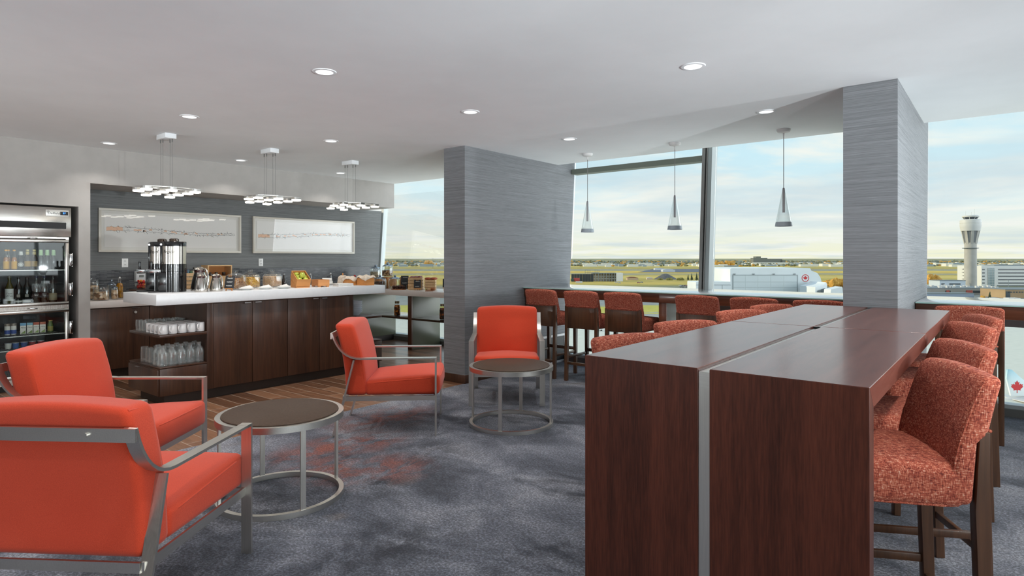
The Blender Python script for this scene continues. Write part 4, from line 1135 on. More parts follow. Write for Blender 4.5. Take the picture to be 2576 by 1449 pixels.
def jar(label, x, y, z, w, h, fill, lvl, rz=.0, group='glass jars of cereal', cat='jar', name='glass_jar', n=5.0, lid='pyramid'):
    t = thing(name, label, cat, (x, y, z), rz, group); r = w/2
    bh = h*.72
    G().lathe([(0, .003), (r*.90, 0), (r*.97, .006), (r, .02), (r, bh*.86), (r*.90, bh*.96), (r*.86, bh), (r*.83, bh), (r*.87, bh*.95), (r*.96, bh*.85), (r*.96, .02), (r*.88, .010), (0, .010)], seg=36, n=n).build('jar', GLASSJ, t)
    if fill:
        G().lathe([(0, .011), (r*.86, .011), (r*.94, .022), (r*.94, bh*lvl*.96), (r*.80, bh*lvl), (0, bh*(lvl+.02))], seg=36, n=n).build('contents', fill, t)
    if lid == 'pyramid':
        G().lathe([(r*.80, bh*.99), (r*.95, bh*1.005), (r*.95, bh*1.03), (r*.55, bh*1.15), (r*.22, bh*1.20), (r*.20, bh*1.22), (r*.27, bh*1.26), (r*.27, bh*1.36), (r*.22, bh*1.39), (0, bh*1.39)], seg=36, n=min(n, 3.2)).build('lid', GLASSJ, t)
    elif lid == 'metal':
        l = G().lathe([(r*.80, bh*.99), (r*1.0, bh*1.0), (r*1.0, bh*1.035), (r*.60, bh*1.13), (r*.22, bh*1.19), (0, bh*1.19)], seg=36).build('lid', plain('pewter_lid', (150, 160, 172), .2, .9), t)
        G().lathe([(0, bh*1.17), (r*.16, bh*1.19), (r*.25, bh*1.26), (r*.2, bh*1.34), (0, bh*1.37)], seg=20).build('knob', plain('pewter_lid', (150, 160, 172), .2, .9), l)
    else:
        G().lathe([(r*.78, bh*.99), (r*.9, bh*1.0), (r*.9, bh*1.10), (r*.8, bh*1.14), (0, bh*1.14)], seg=36).build('lid', GLASSJ, t)
        G().tube([(r*.9, 0, bh*.94), (r*1.12, 0, bh*1.0), (r*1.05, 0, bh*1.12), (r*.3, 0, bh*1.2)], .002, 6).tube([((r*.92)*math.cos(a), (r*.92)*math.sin(a), bh*.95) for a in [2*math.pi*i/24 for i in range(24)]], .0018, 6, True).build('wire_clasp', CHROME, t)
    return t
jar('square glass jar of brown granola, left of the cereal jars', -6.735, 3.435, IZ, .172, .215, GRAN, .80, R(18))
jar('square glass jar of yellow corn flakes, middle of the cereal jars', -6.915, 3.70, IZ, .178, .212, CORN, .84, R(18))
jar('square glass jar of pale rice puffs, right of the cereal jars', -6.925, 3.985, IZ, .182, .212, RICE, .86, R(18))

# plates with folded napkins
CHINA = plain('white_china', (230, 230, 228), .2, 0, .5, .3); LINEN = plain('napkin_linen', (226, 224, 220), .85)
pl = thing('plate', 'x', 'plate', group='white plates at the counter edge')
G().lathe([(0, .004), (.045, 0), (.05, .003), (.085, .013), (.087, .015), (.08, .0145), (.05, .007), (0, .007)], seg=36).build('plate', CHINA, pl)
def napkin(label, x, y, z, rz):
    t = thing('napkin', label, 'napkin', (x, y, z), rz, 'folded napkins on plates')
    G().prism([(-.075, -.02, 0), (.07, -.035, 0), (.075, .03, 0), (-.075, .012, 0)], (0, 0, .008), .003).prism([(-.06, -.012, .008), (.06, -.02, .008), (.05, .02, .030), (-.04, .008, .012)], (0, 0, .006), .002).build('cloth', LINEN, t)
    G().cyl((-.06, .016, .014), (.075, .02, .018), .003, seg=8).build('knife', CHROME, t)
for k, (x, y) in enumerate(((-6.52, 3.44), (-6.52, 3.665), (-6.52, 3.89))):
    lab = 'white plate with a napkin, %s at the counter edge below the cereal jars' % ('left one', 'middle one', 'right one')[k]
    if k == 0: pl.location = (x, y, IZ); pl['label'] = lab
    else: dup(pl, (x, y, IZ), None, lab)
    napkin('folded napkin and knife on the %s plate' % ('left', 'middle', 'right')[k], x, y, IZ+.0155, R(80+6*k))

# apple crate
def crate(name, label, x, y, z, rz, sx, sy, h, tilt=0.0, feet=True, group=None, mat=None, lift=0.0):
    mat = mat or OAK
    t = thing(name, label, 'wooden box', (x, y, z), rz, group)
    M = Matrix.Translation((0, 0, lift)) @ Matrix.Rotation(R(tilt), 4, 'Y'); th = .008
    z0 = .012 if feet else 0
    G().box(sx/2-th, sx/2, -sy/2, sy/2, z0, h, .001, 1, M).build('front_board', mat, t)
    G().box(-sx/2, -sx/2+th, -sy/2, sy/2, z0, h, .001, 1, M).build('back_board', mat, t)
    for s in (-1, 1):
        G().box(-sx/2+th, sx/2-th, s*(sy/2-th/2)-th/2, s*(sy/2-th/2)+th/2, z0, h, .001, 1, M).build('side_board', mat, t)
    G().box(-sx/2+th, sx/2-th, -sy/2+th, sy/2-th, z0+.002, z0+.010, 0, 1, M).build('bottom_board', mat, t)
    if feet and not tilt:
        g = G()
        for a in (-1, 1):
            for b in (-1, 1): g.cbox((a*(sx/2-.02), b*(sy/2-.02), .006), (.03, .03, .012))
        g.build('feet', mat, t)
    if tilt:
        g = G(); g.prism([(-sx/2*.9, -sy/2+.004, 0), (sx/2*.98, -sy/2+.004, 0), (sx/2*.98, -sy/2+.004, .012), (-sx/2*.9, -sy/2+.004, lift+sx*.5*math.sin(R(tilt))*.9)], (0, sy-.008, 0)); g.build('wedge_stand', mat, t)
    return t, M
APC = R(-14)
t, M = crate('apple_crate', 'tilted wooden crate of green apples beside the rice puff jar', -6.56, 4.13, IZ, APC, .23, .165, .105, 26, True, None, None, .055)
APPLE = noisy('green_apple_skin', (150, 164, 44), (204, 206, 84), 14, .3, coat=.3)
ap = None
for k, (a, b, c) in enumerate(((.066, -.038, .086), (.066, .036, .086), (.0, -.040, .086), (.032, .0, .128), (.0, .038, .086), (-.066, -.036, .088), (-.066, .036, .088))):
    P = Matrix.Translation((-6.56, 4.13, IZ)) @ Matrix.Rotation(APC, 4, 'Z') @ M @ Vector((a, b, c-.012))
    lab = 'green apple in the tilted crate, '+('front left', 'front right', 'middle left', 'middle on top', 'middle right', 'back left', 'back right')[k]
    if ap is None:
        ap = thing('apple', lab, 'apple', P, 0, 'green apples in the crate')
        G().lathe([(0, -.028), (.012, -.031), (.027, -.022), (.033, -.003), (.031, .014), (.020, .026), (.008, .026), (0, .021)], seg=20).build('fruit', APPLE, ap)
        G().cyl((0, 0, .02), (.004, 0, .036), .0016, seg=6).build('stem', plain('apple_stem', (78, 56, 32), .7), ap)
    else: dup(ap, P, k*.9, lab)
t, M = crate('wooden_riser', 'low empty bamboo box with a notched foot, right of the apple crate', -6.56, 4.41, IZ, R(-14), .24, .14, .088, 0, True)

# bread boxes with cloths, stack of napkins, rolled cloth
t, M = crate('bread_box', 'honey wood bread box with draped cloth at the right end of the island', -6.475, 5.03, IZ, 0, .18, .14, .092, 0, False)
CLOTH = noisy('cream_cloth', (214, 196, 176), (232, 218, 202), 60, .9)
STITCH = plain('dark_stitch', (40, 36, 36), .8)
def drape(label, x, y, z, sx, sy, drop, seed, rz=0.0):
    t = thing('bread_cloth', label, 'cloth', (x, y, z), rz, 'cream cloths in the bread boxes')
    rnd = random.Random(seed); g = G(); n = 14; V = []
    for i in range(n+1):
        row = []
        for j in range(n+1):
            a = (i/n-.5)*2; b = (j/n-.5)*2
            r = max(abs(a), abs(b)); k = max(0, r-.72)/.28
            zz = .012*math.sin(5*a+seed)*math.cos(4*b)+.012*(1-r)-drop*k*k*(.6+.4*math.sin(3*a+2*b+seed))
            row.append(g.bm.verts.new((a*sx/2*(1+.05*k), b*sy/2*(1+.05*k), zz)))
        V.append(row)
    for i in range(n):
        for j in range(n): g.bm.faces.new((V[i][j], V[i+1][j], V[i+1][j+1], V[i][j+1]))
    o = g.build('cloth', CLOTH, t, 80); md = o.modifiers.new('thick', 'SOLIDIFY'); md.thickness = .003
    return t
drape('cream cloth with dark edging hanging over the right bread box', -6.475, 5.03, IZ+.116, .205, .165, .06, 1)
t, M = crate('bread_box', 'smaller honey wood bread box with cream cloth, left of the right hand one', -6.665, 4.93, IZ, 0, .14, .13, .075, 0, False)
drape('cream cloth filling the smaller bread box', -6.665, 4.93, IZ+.098, .16, .15, .045, 5)
t = thing('paper_bag', 'cream cloth bag with wooden peg standing behind the folded napkins', 'bag', (-6.93, 5.0, IZ), R(20))
G().prism([(-.05, -.06, 0), (-.05, .06, 0), (-.04, .05, .10), (-.03, 0, .125), (-.04, -.05, .10)], (.09, 0, 0), .012).build('bag', CLOTH, t)
G().prism([(.0, -.008, .11), (.0, .008, .11), (0, .004, .15), (0, -.004, .15)], (.012, 0, 0)).build('peg', OAK, t)
t = thing('napkin_stack', 'flat stack of folded cream napkins at the island edge', 'napkins', (-6.46, 4.67, IZ), R(-10))
for k in range(4): G().box(-.085, .085, -.10, .10, .009*k, .009*k+.008, .003).build('folded_napkin', LINEN, t)
t = thing('rolled_cloth', 'rolled white cloth behind the napkin stack', 'cloth', (-6.93, 4.76, IZ), R(-35))
g = G(); g.cyl((0, -.07, .026), (0, .07, .026), .026, seg=20); g.cyl((.052, -.06, .024), (.052, .06, .024), .024, seg=20); g.cyl((.026, -.06, .068), (.026, .06, .068), .022, seg=18); g.build('roll', LINEN, t)
t = thing('bud_vase', 'small glass vase with a red flower between the bread boxes', 'vase', (-6.83, 5.12, IZ))
G().lathe([(0, 0), (.018, 0), (.02, .02), (.008, .05), (.010, .06)], seg=16).build('vase', GLASSJ, t)
f = G().cyl((0, 0, .01), (.004, 0, .10), .0015, seg=5).build('stem', plain('stem_green', (60, 96, 48), .6), t)
G().blob((.005, 0, .11), .016, 2, .15, 3).build('flower', plain('red_petals', (168, 22, 30), .6), t)

# ------------------------------------------------------------------ things on the back worktop
JB = 'jars by the fridge'
jar('large clip jar of biscuit sticks next to the fridge wall', -8.47, 2.66, BZ, .17, .20, BISC, .72, 0, JB, n=2.0, lid='clip')
jar('tall clip jar of biscuits behind the large biscuit jar', -8.74, 2.66, BZ, .13, .30, BISC, .8, R(-60), JB, n=2.0, lid='clip')
jar('slim glass jar of biscuit sticks right of the large biscuit jar', -8.50, 2.815, BZ, .075, .20, BISC, .82, R(-60), JB, n=2.0, lid='metal')
jar('lidded glass jar behind the slim jar', -8.68, 2.84, BZ, .10, .25, None, .3, R(-50), JB, n=2.0, lid='metal')
def oil(label, x, y, z, H, c, fillc):
    t = thing('oil_bottle', label, 'bottle', (x, y, z), R(-60), 'swing top oil bottles'); k = H/.27
    G().lathe([(0, .003), (.034*k, 0), (.038*k, .006*k), (.038*k, .12*k), (.030*k, .15*k), (.015*k, .19*k), (.013*k, .235*k), (.016*k, .238*k), (.016*k, .25*k), (0, .25*k)], seg=22, n=2.6).build('bottle', GLASSJ, t)
    G().lathe([(0, .005), (.033*k, .005), (.036*k, .01*k), (.036*k, .12*k*fillc), (.026*k, .15*k*fillc), (0, .16*k*fillc)], seg=22, n=2.6).build('oil', c, t)
    G().lathe([(0, .25*k), (.012*k, .25*k), (.014*k, .26*k), (.008*k, .27*k), (0, .27*k)], seg=14).build('stopper', CHINA, t)
    G().tube([(.016*k, 0, .20*k), (.022*k, 0, .24*k), (.012*k, 0, .272*k), (-.012*k, 0, .272*k), (-.022*k, 0, .24*k), (-.016*k, 0, .20*k)], .0016*k, 6).build('wire_clasp', CHROME, t)
OILY = noisy('herb_oil', (120, 66, 8), (206, 146, 14), 40, .15, coat=.5)
OILG = noisy('green_oil', (130, 140, 40), (178, 180, 70), 40, .15, coat=.5)
oil('swing top bottle of golden herb oil in front of the mosaic', -8.86, 2.99, BZ, .27, OILY, 1.25)
oil('swing top bottle of green oil near the right end of the mosaic', -8.55, 5.94, BZ, .27, OILG, .9)
oil('clear swing top bottle behind the bamboo box', -8.60, 5.60, BZ, .265, OILG, .25)
bottle('dark brown bottle behind the apple crate', -8.55, 5.11, BZ, .275, .032, .013, BRN, cap=(170, 172, 176), name='syrup_bottle')
t = thing('water_pitcher', 'glass pitcher behind the corn flake jar', 'pitcher', (-8.52, 4.62, BZ), R(-30))
G().lathe([(0, .003), (.05, 0), (.06, .01), (.058, .17), (.062, .19), (.059, .19), (.055, .17), (.056, .012), (0, .010)], seg=24).build('glass', GLASSJ, t)
G().tube([(.058, 0, .17), (.10, 0, .165), (.105, 0, .09), (.058, 0, .05)], .006, 8).build('handle', GLASSJ, t)
t = thing('jam_jar', 'squat dark amber jar between two cereal jars', 'jar', (-8.50, 4.80, BZ))
G().lathe([(0, 0), (.032, 0), (.034, .01), (.034, .13), (.028, .145), (0, .145)], seg=20).build('jar', plain('amber_glass', (84, 38, 16), .12, 0, .5, .5), t)
G().lathe([(.031, .140), (.031, .165), (0, .165)], seg=20).build('lid', plain('lid_brown', (52, 34, 26), .4), t)
def slat_crate(label, x, y, z, rz, sx, sy, h, n, mat=PINE, name='slatted_crate', group='slatted wooden crates'):
    t = thing(name, label, 'wooden crate', (x, y, z), rz, group)
    sh = h/n
    for k in range(n):
        g = G(); z0 = k*sh+.004; z1 = (k+1)*sh-.003
        g.box(sx/2-.008, sx/2, -sy/2, sy/2, z0, z1).box(-sx/2, -sx/2+.008, -sy/2, sy/2, z0, z1)
        g.box(-sx/2+.008, sx/2-.008, -sy/2, -sy/2+.008, z0, z1).box(-sx/2+.008, sx/2-.008, sy/2-.008, sy/2, z0, z1)
        g.build('slat_course', mat, t)
    g = G()
    for a in (-1, 1):
        for b in (-1, 1): g.cbox((a*(sx/2-.016), b*(sy/2-.016), h/2), (.014, .014, h))
    g.build('corner_posts', mat, t)
    G().box(-sx/2+.009, sx/2-.009, -sy/2+.009, sy/2-.009, .004, .012).build('bottom', mat, t)
    return t
slat_crate('slatted pine crate of tea packets between the urn and the thermal jugs', -8.50, 3.70, BZ, 0, .26, .24, .315, 6)
rnd = random.Random(4)
for k, (dy, c, nm) in enumerate(((-.066, (176, 32, 36), 'red'), (-.028, (86, 112, 128), 'grey blue'), (.010, (60, 96, 70), 'green'), (.048, (196, 186, 160), 'cream'), (.086, (130, 70, 40), 'brown'))):
    t = thing('tea_packet', '%s tea packet sticking out of the slatted crate by the jugs' % nm, 'tea packet', (-8.50, 3.70+dy*.95, BZ+.015), rnd.uniform(-.08, .08), 'tea packets')
    G().box(-.03, .03, -.013, .013, 0, .33+.012*math.sin(k*2), .002).build('packet', plain('tea_%d' % k, c, .6), t)
t, M = crate('wooden_riser', 'pine riser box under the jam display box', -8.66, 4.14, BZ, 0, .22, .34, .248, 0, False, None, PINE)
t = thing('display_box', 'open fronted pine box with jam jars behind the chalkboard', 'wooden box', (-8.66, 4.14, BZ+.249))
g = G(); g.box(-.10, .10, -.17, .17, 0, .012).box(-.10, .10, -.17, .17, .150, .162).box(-.10, .10, -.17, -.156, .012, .150).box(-.10, .10, .156, .17, .012, .150)
g.build('frame', PINE, t); G().box(-.10, -.092, -.156, .156, .012, .150).build('back_board', OAK, t)
for k, yv in enumerate((-.115, -.02, .085)):
    t = thing('jam_jar', 'tiny dark jam jar in the pine display box, %s one' % ('left', 'middle', 'right')[k], 'jar', (-8.63, 4.14+yv, BZ+.2615), 0, 'jam jars in the display box')
    G().lathe([(0, 0), (.022, 0), (.024, .005), (.024, .035), (0, .04)], seg=18).build('jar', plain('dark_jam', (48, 22, 16), .15, 0, .5, .5), t)
    G().lathe([(.0235, .036), (.0235, .05), (0, .05)], seg=18).build('lid', plain('lid_dark', (58, 52, 46), .35, .5), t)
t = thing('cake_stand', 'low dark wood stand under the fruit bowl', 'stand', (-8.53, 3.12, BZ))
G().lathe([(0, 0), (.06, 0), (.05, .012), (.016, .025), (.016, .09), (.05, .10), (.13, .103), (.13, .118), (0, .118)], seg=32).build('stand', CAB, t)
t = thing('fruit_bowl', 'glass bowl of cut red fruit left of the urns', 'bowl', (-8.53, 3.12, BZ+.1185))
G().lathe([(0, .002), (.04, 0), (.065, .03), (.078, .075), (.075, .075), (.062, .03), (.038, .006), (0, .006)], seg=28).build('bowl', GLASSJ, t)
FRU = {'r': plain('strawberry', (196, 40, 30), .4), 'o': plain('melon', (232, 150, 60), .45), 'd': plain('red_grape', (120, 24, 36), .35)}
g = {k: G() for k in FRU}; rnd = random.Random(9)
for i in range(46):
    a = rnd.uniform(0, 6.28); u = rnd.random()**.5; zz = .018+.09*rnd.random(); r = min(.055, .03+zz*.45)*u
    if zz > .075: r *= .6
    g[rnd.choice('rrrod')].blob((r*math.cos(a), r*math.sin(a), zz), rnd.uniform(.012, .017), 1, .1, i)
bo = bpy.data.objects
o = g['r'].build('cut_fruit', FRU['r'], t); o['kind'] = 'stuff'
for k in 'od': q = g[k].build('cut_fruit', FRU[k], t); q['kind'] = 'stuff'
G().tube([(.0, .02, .06), (.06, .06, .10), (.12, .11, .135)], .004, 6).tube([(.01, .01, .06), (.07, .04, .08), (.13, .085, .11)], .004, 6).build('serving_spoons', CHROME, t)

# ------------------------------------------------------------------ jars, crates and pastries on the pastry worktop
JW = 'jars by the left window'
for x, y, lab, w_ in ((-8.52, 6.83, 'wooden riser box under the cracker jar by the left window', .20), (-8.20, 6.83, 'wooden riser box under the cookie jar by the left window', .24), (-7.83, 6.98, 'wooden riser box behind the lidded cake jar by the left window', .24)):
    crate('wooden_riser', lab, x, y, BZ, 0, w_, .20, .19 if x > -8.5 else .16, 0, False)
jar('glass jar of pale crackers on a riser by the left window', -8.52, 6.83, BZ+.161, .175, .24, CREAM, .66, R(20), JW, n=2.6, lid='metal')
jar('glass jar of round cookies on a riser by the left window', -8.20, 6.83, BZ+.191, .178, .25, COOK, .62, R(20), JW, n=2.6, lid='metal')
jar('glass jar with dark brownies below the cookie jar', -8.10, 6.585, BZ, .185, .235, CAKE, .72, R(20), JW, n=5, lid='metal')
jar('nearly empty square glass jar behind the muffins', -7.88, 6.72, BZ, .18, .235, CREAM, .25, R(20), JW, n=5, lid='metal')
BOARD = wood('serving_board', (128, 74, 36), (176, 112, 62), 'y', 1, .5)
t = thing('serving_board', 'oval wooden board of chocolate muffins', 'board', (-7.62, 6.575, BZ), R(38))
G().lathe([(0, 0), (.115, 0), (.12, .006), (.115, .012), (0, .012)], seg=36, sy=.62).build('board', BOARD, t)
MUF = noisy('chocolate_muffin', (42, 22, 16), (84, 48, 36), 60, .8, bump=.3)
mf = None
for k, (a, b) in enumerate(((-.075, 0), (-.025, -.015), (.025, .012), (.078, 0), (-.005, .085))):
    p = Vector((-7.62, 6.575, BZ+.0125))+Matrix.Rotation(R(38), 3, 'Z') @ Vector((a, b*.8, 0))
    lab = 'chocolate muffin on the oval board, '+('far left', 'second from left', 'second from right', 'far right', 'behind the others')[k]
    if mf is None:
        mf = thing('muffin', lab, 'muffin', p, 0, 'chocolate muffins'); G().lathe([(0, 0), (.020, 0), (.026, .026), (.031, .030), (.029, .043), (.016, .054), (0, .057)], seg=18).build('cake', MUF, mf)
    else: dup(mf, p, k, lab)
slat_crate('tall slatted crate stacked with red plums by the left window', -7.45, 6.80, BZ, R(38), .22, .25, .20, 4, PINE)
PLUM = noisy('plum_skin', (96, 34, 30), (170, 84, 66), 30, .35)
pm = None; rnd = random.Random(11)
for k in range(9):
    a = (k % 3-1)*.062; b = (k//3-1)*.072
    p = Vector((-7.45, 6.80, BZ+.185+.012*rnd.random()))+Matrix.Rotation(R(38), 3, 'Z') @ Vector((a, b, 0))
    lab = 'red plum on the tall slatted crate, %s row, %s' % (('left', 'centre', 'right')[k//3], ('back', 'middle', 'front')[k % 3])
    if pm is None:
        pm = thing('plum', lab, 'plum', p, 0, 'plums in the tall crate'); G().blob((0, 0, 0), .03, 2, .05, 2).build('fruit', PLUM, pm)
    else: dup(pm, p, k*.7, lab)
slat_crate('short slatted crate of croissants right of the plum crate', -7.205, 6.885, BZ, R(38), .17, .17, .165, 4, PINE)
CRO = noisy('croissant_crust', (140, 52, 30), (196, 96, 54), 40, .45, bump=.2); cr = None
for k, (a, b, r_) in enumerate(((-.045, -.045, .2), (.045, -.035, -.2), (-.045, .04, .2), (.05, .05, -.2))):
    p = Vector((-7.205, 6.885, BZ+.18))+Matrix.Rotation(R(38), 3, 'Z') @ Vector((a, b, 0))
    lab = 'croissant on the short slatted crate, '+('back left', 'front left', 'back right', 'front right')[k]
    if cr is None:
        cr = thing('croissant', lab, 'croissant', p, r_, 'croissants on the short crate')
        g = G(); g.tube([(.05*math.sin(u*1.1), -.012*math.cos(u*1.1)*3+.03, 0) for u in [-1.2+.2*i for i in range(13)]], [.004+.017*math.sin(math.pi*i/12)+(.003 if i % 2 else 0) for i in range(13)], 10); g.build('pastry', CRO, cr)
    else: dup(cr, p, R(38)+r_, lab)
jar('dark lidded glass jar between the muffins and the plum crate', -7.58, 7.02, BZ, .10, .22, COOK, .6, 0, JW, n=2.0, lid='metal')
chalkboard('chalkboard sign behind the muffins', -7.715, 6.785, BZ, R(-52), .125, .15, 2, 7, .07, 8, False)
G().box(-.06, .006, -.03, .03, 0, .07).build('stand_block', BLACK, bpy.data.objects[[o.name for o in bpy.data.objects if o.get('label') == 'chalkboard sign behind the muffins'][0]])
chalkboard('chalkboard on an easel leaning before the plum crate', -7.245, 6.635, BZ, R(-48), .11, .135, 2, 9, .035, 15)
chalkboard('chalkboard on an easel half hidden by the grey pier', -6.78, 6.82, BZ, R(-48), .12, .135, 3, 12, .055, 12)
t = thing('serving_board', 'small wooden board with bread and butter right of the croissants', 'board', (-6.93, 6.61, BZ), R(38))
G().box(-.06, .06, -.11, .11, 0, .014, .004).build('board', BOARD, t)
t = thing('loaf', 'square bread loaf on the small wooden board', 'bread', (-6.90, 6.645, BZ+.0145), R(38)); G().box(-.035, .035, -.04, .04, 0, .04, .010, 3).build('bread', noisy('bread_crust', (150, 84, 46), (206, 140, 90), 40, .7), t)
t = thing('butter_dish', 'small glass dish on the wooden board', 'dish', (-6.985, 6.575, BZ+.0145), 0); G().lathe([(0, 0), (.022, 0), (.028, .03), (.026, .03), (.02, .005), (0, .005)], seg=18).build('dish', GLASSJ, t); G().lathe([(0, .006), (.02, .006), (.024, .026), (0, .03)], seg=16).build('butter', plain('butter', (226, 204, 120), .5), t)
def pickle(label, x, y, fillm):
    t = thing('preserve_jar', label, 'jar', (x, y, .5025), 0, 'preserve jars on the lower shelf')
    G().lathe([(0, .003), (.045, 0), (.052, .01), (.053, .15), (.046, .185), (.036, .2), (.036, .215), (0, .215)], seg=28).build('jar', GLASSJ, t)
    G().lathe([(0, .006), (.043, .006), (.049, .014), (.049, .145), (.04, .18), (0, .185)], seg=28).build('preserves', fillm, t)
    G().lathe([(.038, .205), (.038, .238), (.034, .242), (0, .242)], seg=24).build('lid', plain('brass_lid', (146, 132, 104), .3, .8), t)
PICK = cer('orange_preserve', (52, 26, 6), (146, 78, 12), (206, 126, 30), 24)
PICK2 = cer('dark_preserve', (30, 14, 8), (70, 32, 14), (150, 76, 24), 24)
pickle('jar of orange preserves on the lower shelf by the left window', -7.66, 6.58, PICK)
pickle('dark preserve jar on the lower shelf beside the grey pier', -6.66, 6.62, PICK2)
# ------------------------------------------------------------------ the airfield outside, 36 m below the lounge
GZ = -35.0
def E(r, d, z=GZ): return (r*CS-d*SN, r*SN+d*CS, z)
def gd(py): return 56190/(py-649.43)          # distance at which the ground lies on a given sight line
def m_ground():
    t = NT('airfield_ground')
    o = t.n('TexCoord').outputs['Object']; s = t.n('SeparateXYZ', {0: o})
    d = t.math('MAXIMUM', s.outputs[1], 40.0)
    v = t.math('DIVIDE', 281.0, d)            # 1/distance spreads the bands evenly to the eye
    lx = t.math('DIVIDE', s.outputs[0], d)
    wv = t.n('CombineXYZ', {0: t.math('MULTIPLY', lx, 6.0), 1: t.math('MULTIPLY', v, 18.0), 2: 0.0}).outputs[0]
    nz = t.noise(wv, 1.6, 5, .65, .3)
    v2 = t.math('ADD', v, t.math('MULTIPLY', t.math('SUBTRACT', nz, .5), t.math('MULTIPLY', v, .16)))
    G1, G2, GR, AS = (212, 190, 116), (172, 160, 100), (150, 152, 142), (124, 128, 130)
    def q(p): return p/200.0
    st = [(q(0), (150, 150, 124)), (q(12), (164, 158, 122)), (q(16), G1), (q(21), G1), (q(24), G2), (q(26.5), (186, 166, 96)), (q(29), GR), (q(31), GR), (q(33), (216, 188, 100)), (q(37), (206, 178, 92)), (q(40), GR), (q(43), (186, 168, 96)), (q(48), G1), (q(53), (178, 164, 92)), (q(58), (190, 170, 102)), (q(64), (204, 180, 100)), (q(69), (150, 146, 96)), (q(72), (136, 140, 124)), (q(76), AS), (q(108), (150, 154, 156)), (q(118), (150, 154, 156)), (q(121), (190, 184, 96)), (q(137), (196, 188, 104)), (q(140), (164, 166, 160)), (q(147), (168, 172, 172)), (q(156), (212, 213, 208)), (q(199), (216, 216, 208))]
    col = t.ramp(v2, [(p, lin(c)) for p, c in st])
    n2 = t.noise(t.n('CombineXYZ', {0: t.math('MULTIPLY', lx, 40.0), 1: t.math('MULTIPLY', v, 120.0), 2: 0.0}).outputs[0], 1.5, 5, .7)
    col = t.mix(col, t.ramp(n2, [(.3, lin((90, 90, 70))), (.7, lin((235, 225, 190)))]), .28, 'OVERLAY')
    return t.done(col, .95, 0, .1)
g = G(); g.poly([(-30000, 60, 0), (30000, 60, 0), (30000, 40000, 0), (-30000, 40000, 0)])
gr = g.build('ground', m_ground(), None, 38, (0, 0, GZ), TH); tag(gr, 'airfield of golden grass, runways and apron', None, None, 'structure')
g = G(); ds = (gd(685.2), gd(677.0))
g.poly([(ds[0]*.205, ds[0], .3), (ds[0]*.365, ds[0], .3), (ds[1]*.365, ds[1], .3), (ds[1]*.23, ds[1], .3)])
o = g.build('ground_apron', plain('shaded_asphalt', (92, 98, 110), .9), None, 38, (0, 0, GZ), TH); tag(o, 'asphalt runway strip coloured as in shade', None, None, 'structure')  # apron in shade, the shade is put into the base colour

rnd = random.Random(21)
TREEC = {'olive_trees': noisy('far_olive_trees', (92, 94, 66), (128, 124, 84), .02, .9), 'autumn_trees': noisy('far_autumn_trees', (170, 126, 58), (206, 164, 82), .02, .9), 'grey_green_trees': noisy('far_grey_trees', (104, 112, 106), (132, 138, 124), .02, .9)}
gg = {k: G() for k in TREEC}; hs = G(); hs2 = G()
for lo, hi, n in ((925, 1135, 110), (1415, 2135, 330), (2318, 2650, 140)):
    for i in range(n*3):
        px = rnd.uniform(lo, hi); d = rnd.uniform(2700, 5600); r = (px-1288)/1542*d
        k = 'autumn_trees' if rnd.random() < .22 else ('olive_trees' if rnd.random() < .5 else 'grey_green_trees')
        h = rnd.uniform(7, 15)*(d/4000)
        w_ = rnd.uniform(5, 15)*(d/4000)
        gg[k].blob((r, d, h*.45), 1.0, 1, .25, i, (w_, w_, h*.62))
    for i in range(n//2):
        px = rnd.uniform(lo, hi); d = rnd.uniform(2500, 4200); r = (px-1288)/1542*d
        (hs if rnd.random() < .6 else hs2).box(r, r+rnd.uniform(10, 60), d, d+20, 0, rnd.uniform(5, 11))
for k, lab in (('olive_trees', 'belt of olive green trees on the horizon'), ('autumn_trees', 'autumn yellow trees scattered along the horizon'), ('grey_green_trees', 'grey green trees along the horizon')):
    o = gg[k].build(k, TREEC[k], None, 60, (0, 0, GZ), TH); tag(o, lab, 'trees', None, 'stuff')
o = hs.build('distant_houses', plain('far_white', (214, 214, 208), .8), None, 38, (0, 0, GZ), TH); tag(o, 'pale houses of the distant suburb', 'houses', None, 'stuff')
o = hs2.build('distant_sheds', plain('far_bluegrey', (150, 162, 172), .8), None, 38, (0, 0, GZ), TH); tag(o, 'blue grey sheds of the distant suburb', 'houses', None, 'stuff')
def ext(name, label, cat, px, d, group=None, rz=0.0):
    """a thing on the ground, seen at image column px when at distance d; returns it and metres per pixel"""
    return thing(name, label, cat, E((px-1288)/1542*d, d), TH+rz, group), d/1542
t, k = ext('office_block', 'dark block of towers on the horizon above the white hangar', 'building', 1935, 3300)
FARB = plain('far_block', (112, 116, 112), .9)
G().box(-85, -10, 0, 40, 0, 38).box(-70, -45, 0, 40, 38, 46).box(-10, 70, 0, 40, 0, 33).box(60, 88, 0, 30, 0, 26).build('tower_block', FARB, t)
G().box(-90, 95, -6, 0, 0, 14).build('podium', plain('far_white', (214, 214, 208), .8), t)
for px, h, w_, lab in ((2293, 34, 10, 'small grey tower on the horizon behind the right pier'), (2079, 12, 36, 'pale low warehouse on the horizon right of the hangar'), (2390, 12, 36, 'pale warehouse on the horizon left of the control tower'), (2415, 15, 60, 'blue grey warehouse directly left of the control tower'), (2560, 12, 40, 'pale shed on the horizon above the office building'), (1510, 9, 66, 'long pale warehouse on the horizon above the steel frame')):
    t, k = ext('warehouse', lab, 'building', px, 2750, 'far warehouses'); G().box(-w_/2, w_/2, 0, 30, 0, h).build('hall', plain('far_white', (214, 214, 208), .8) if 'pale' in lab else plain('far_bluegrey', (150, 162, 172), .8), t)

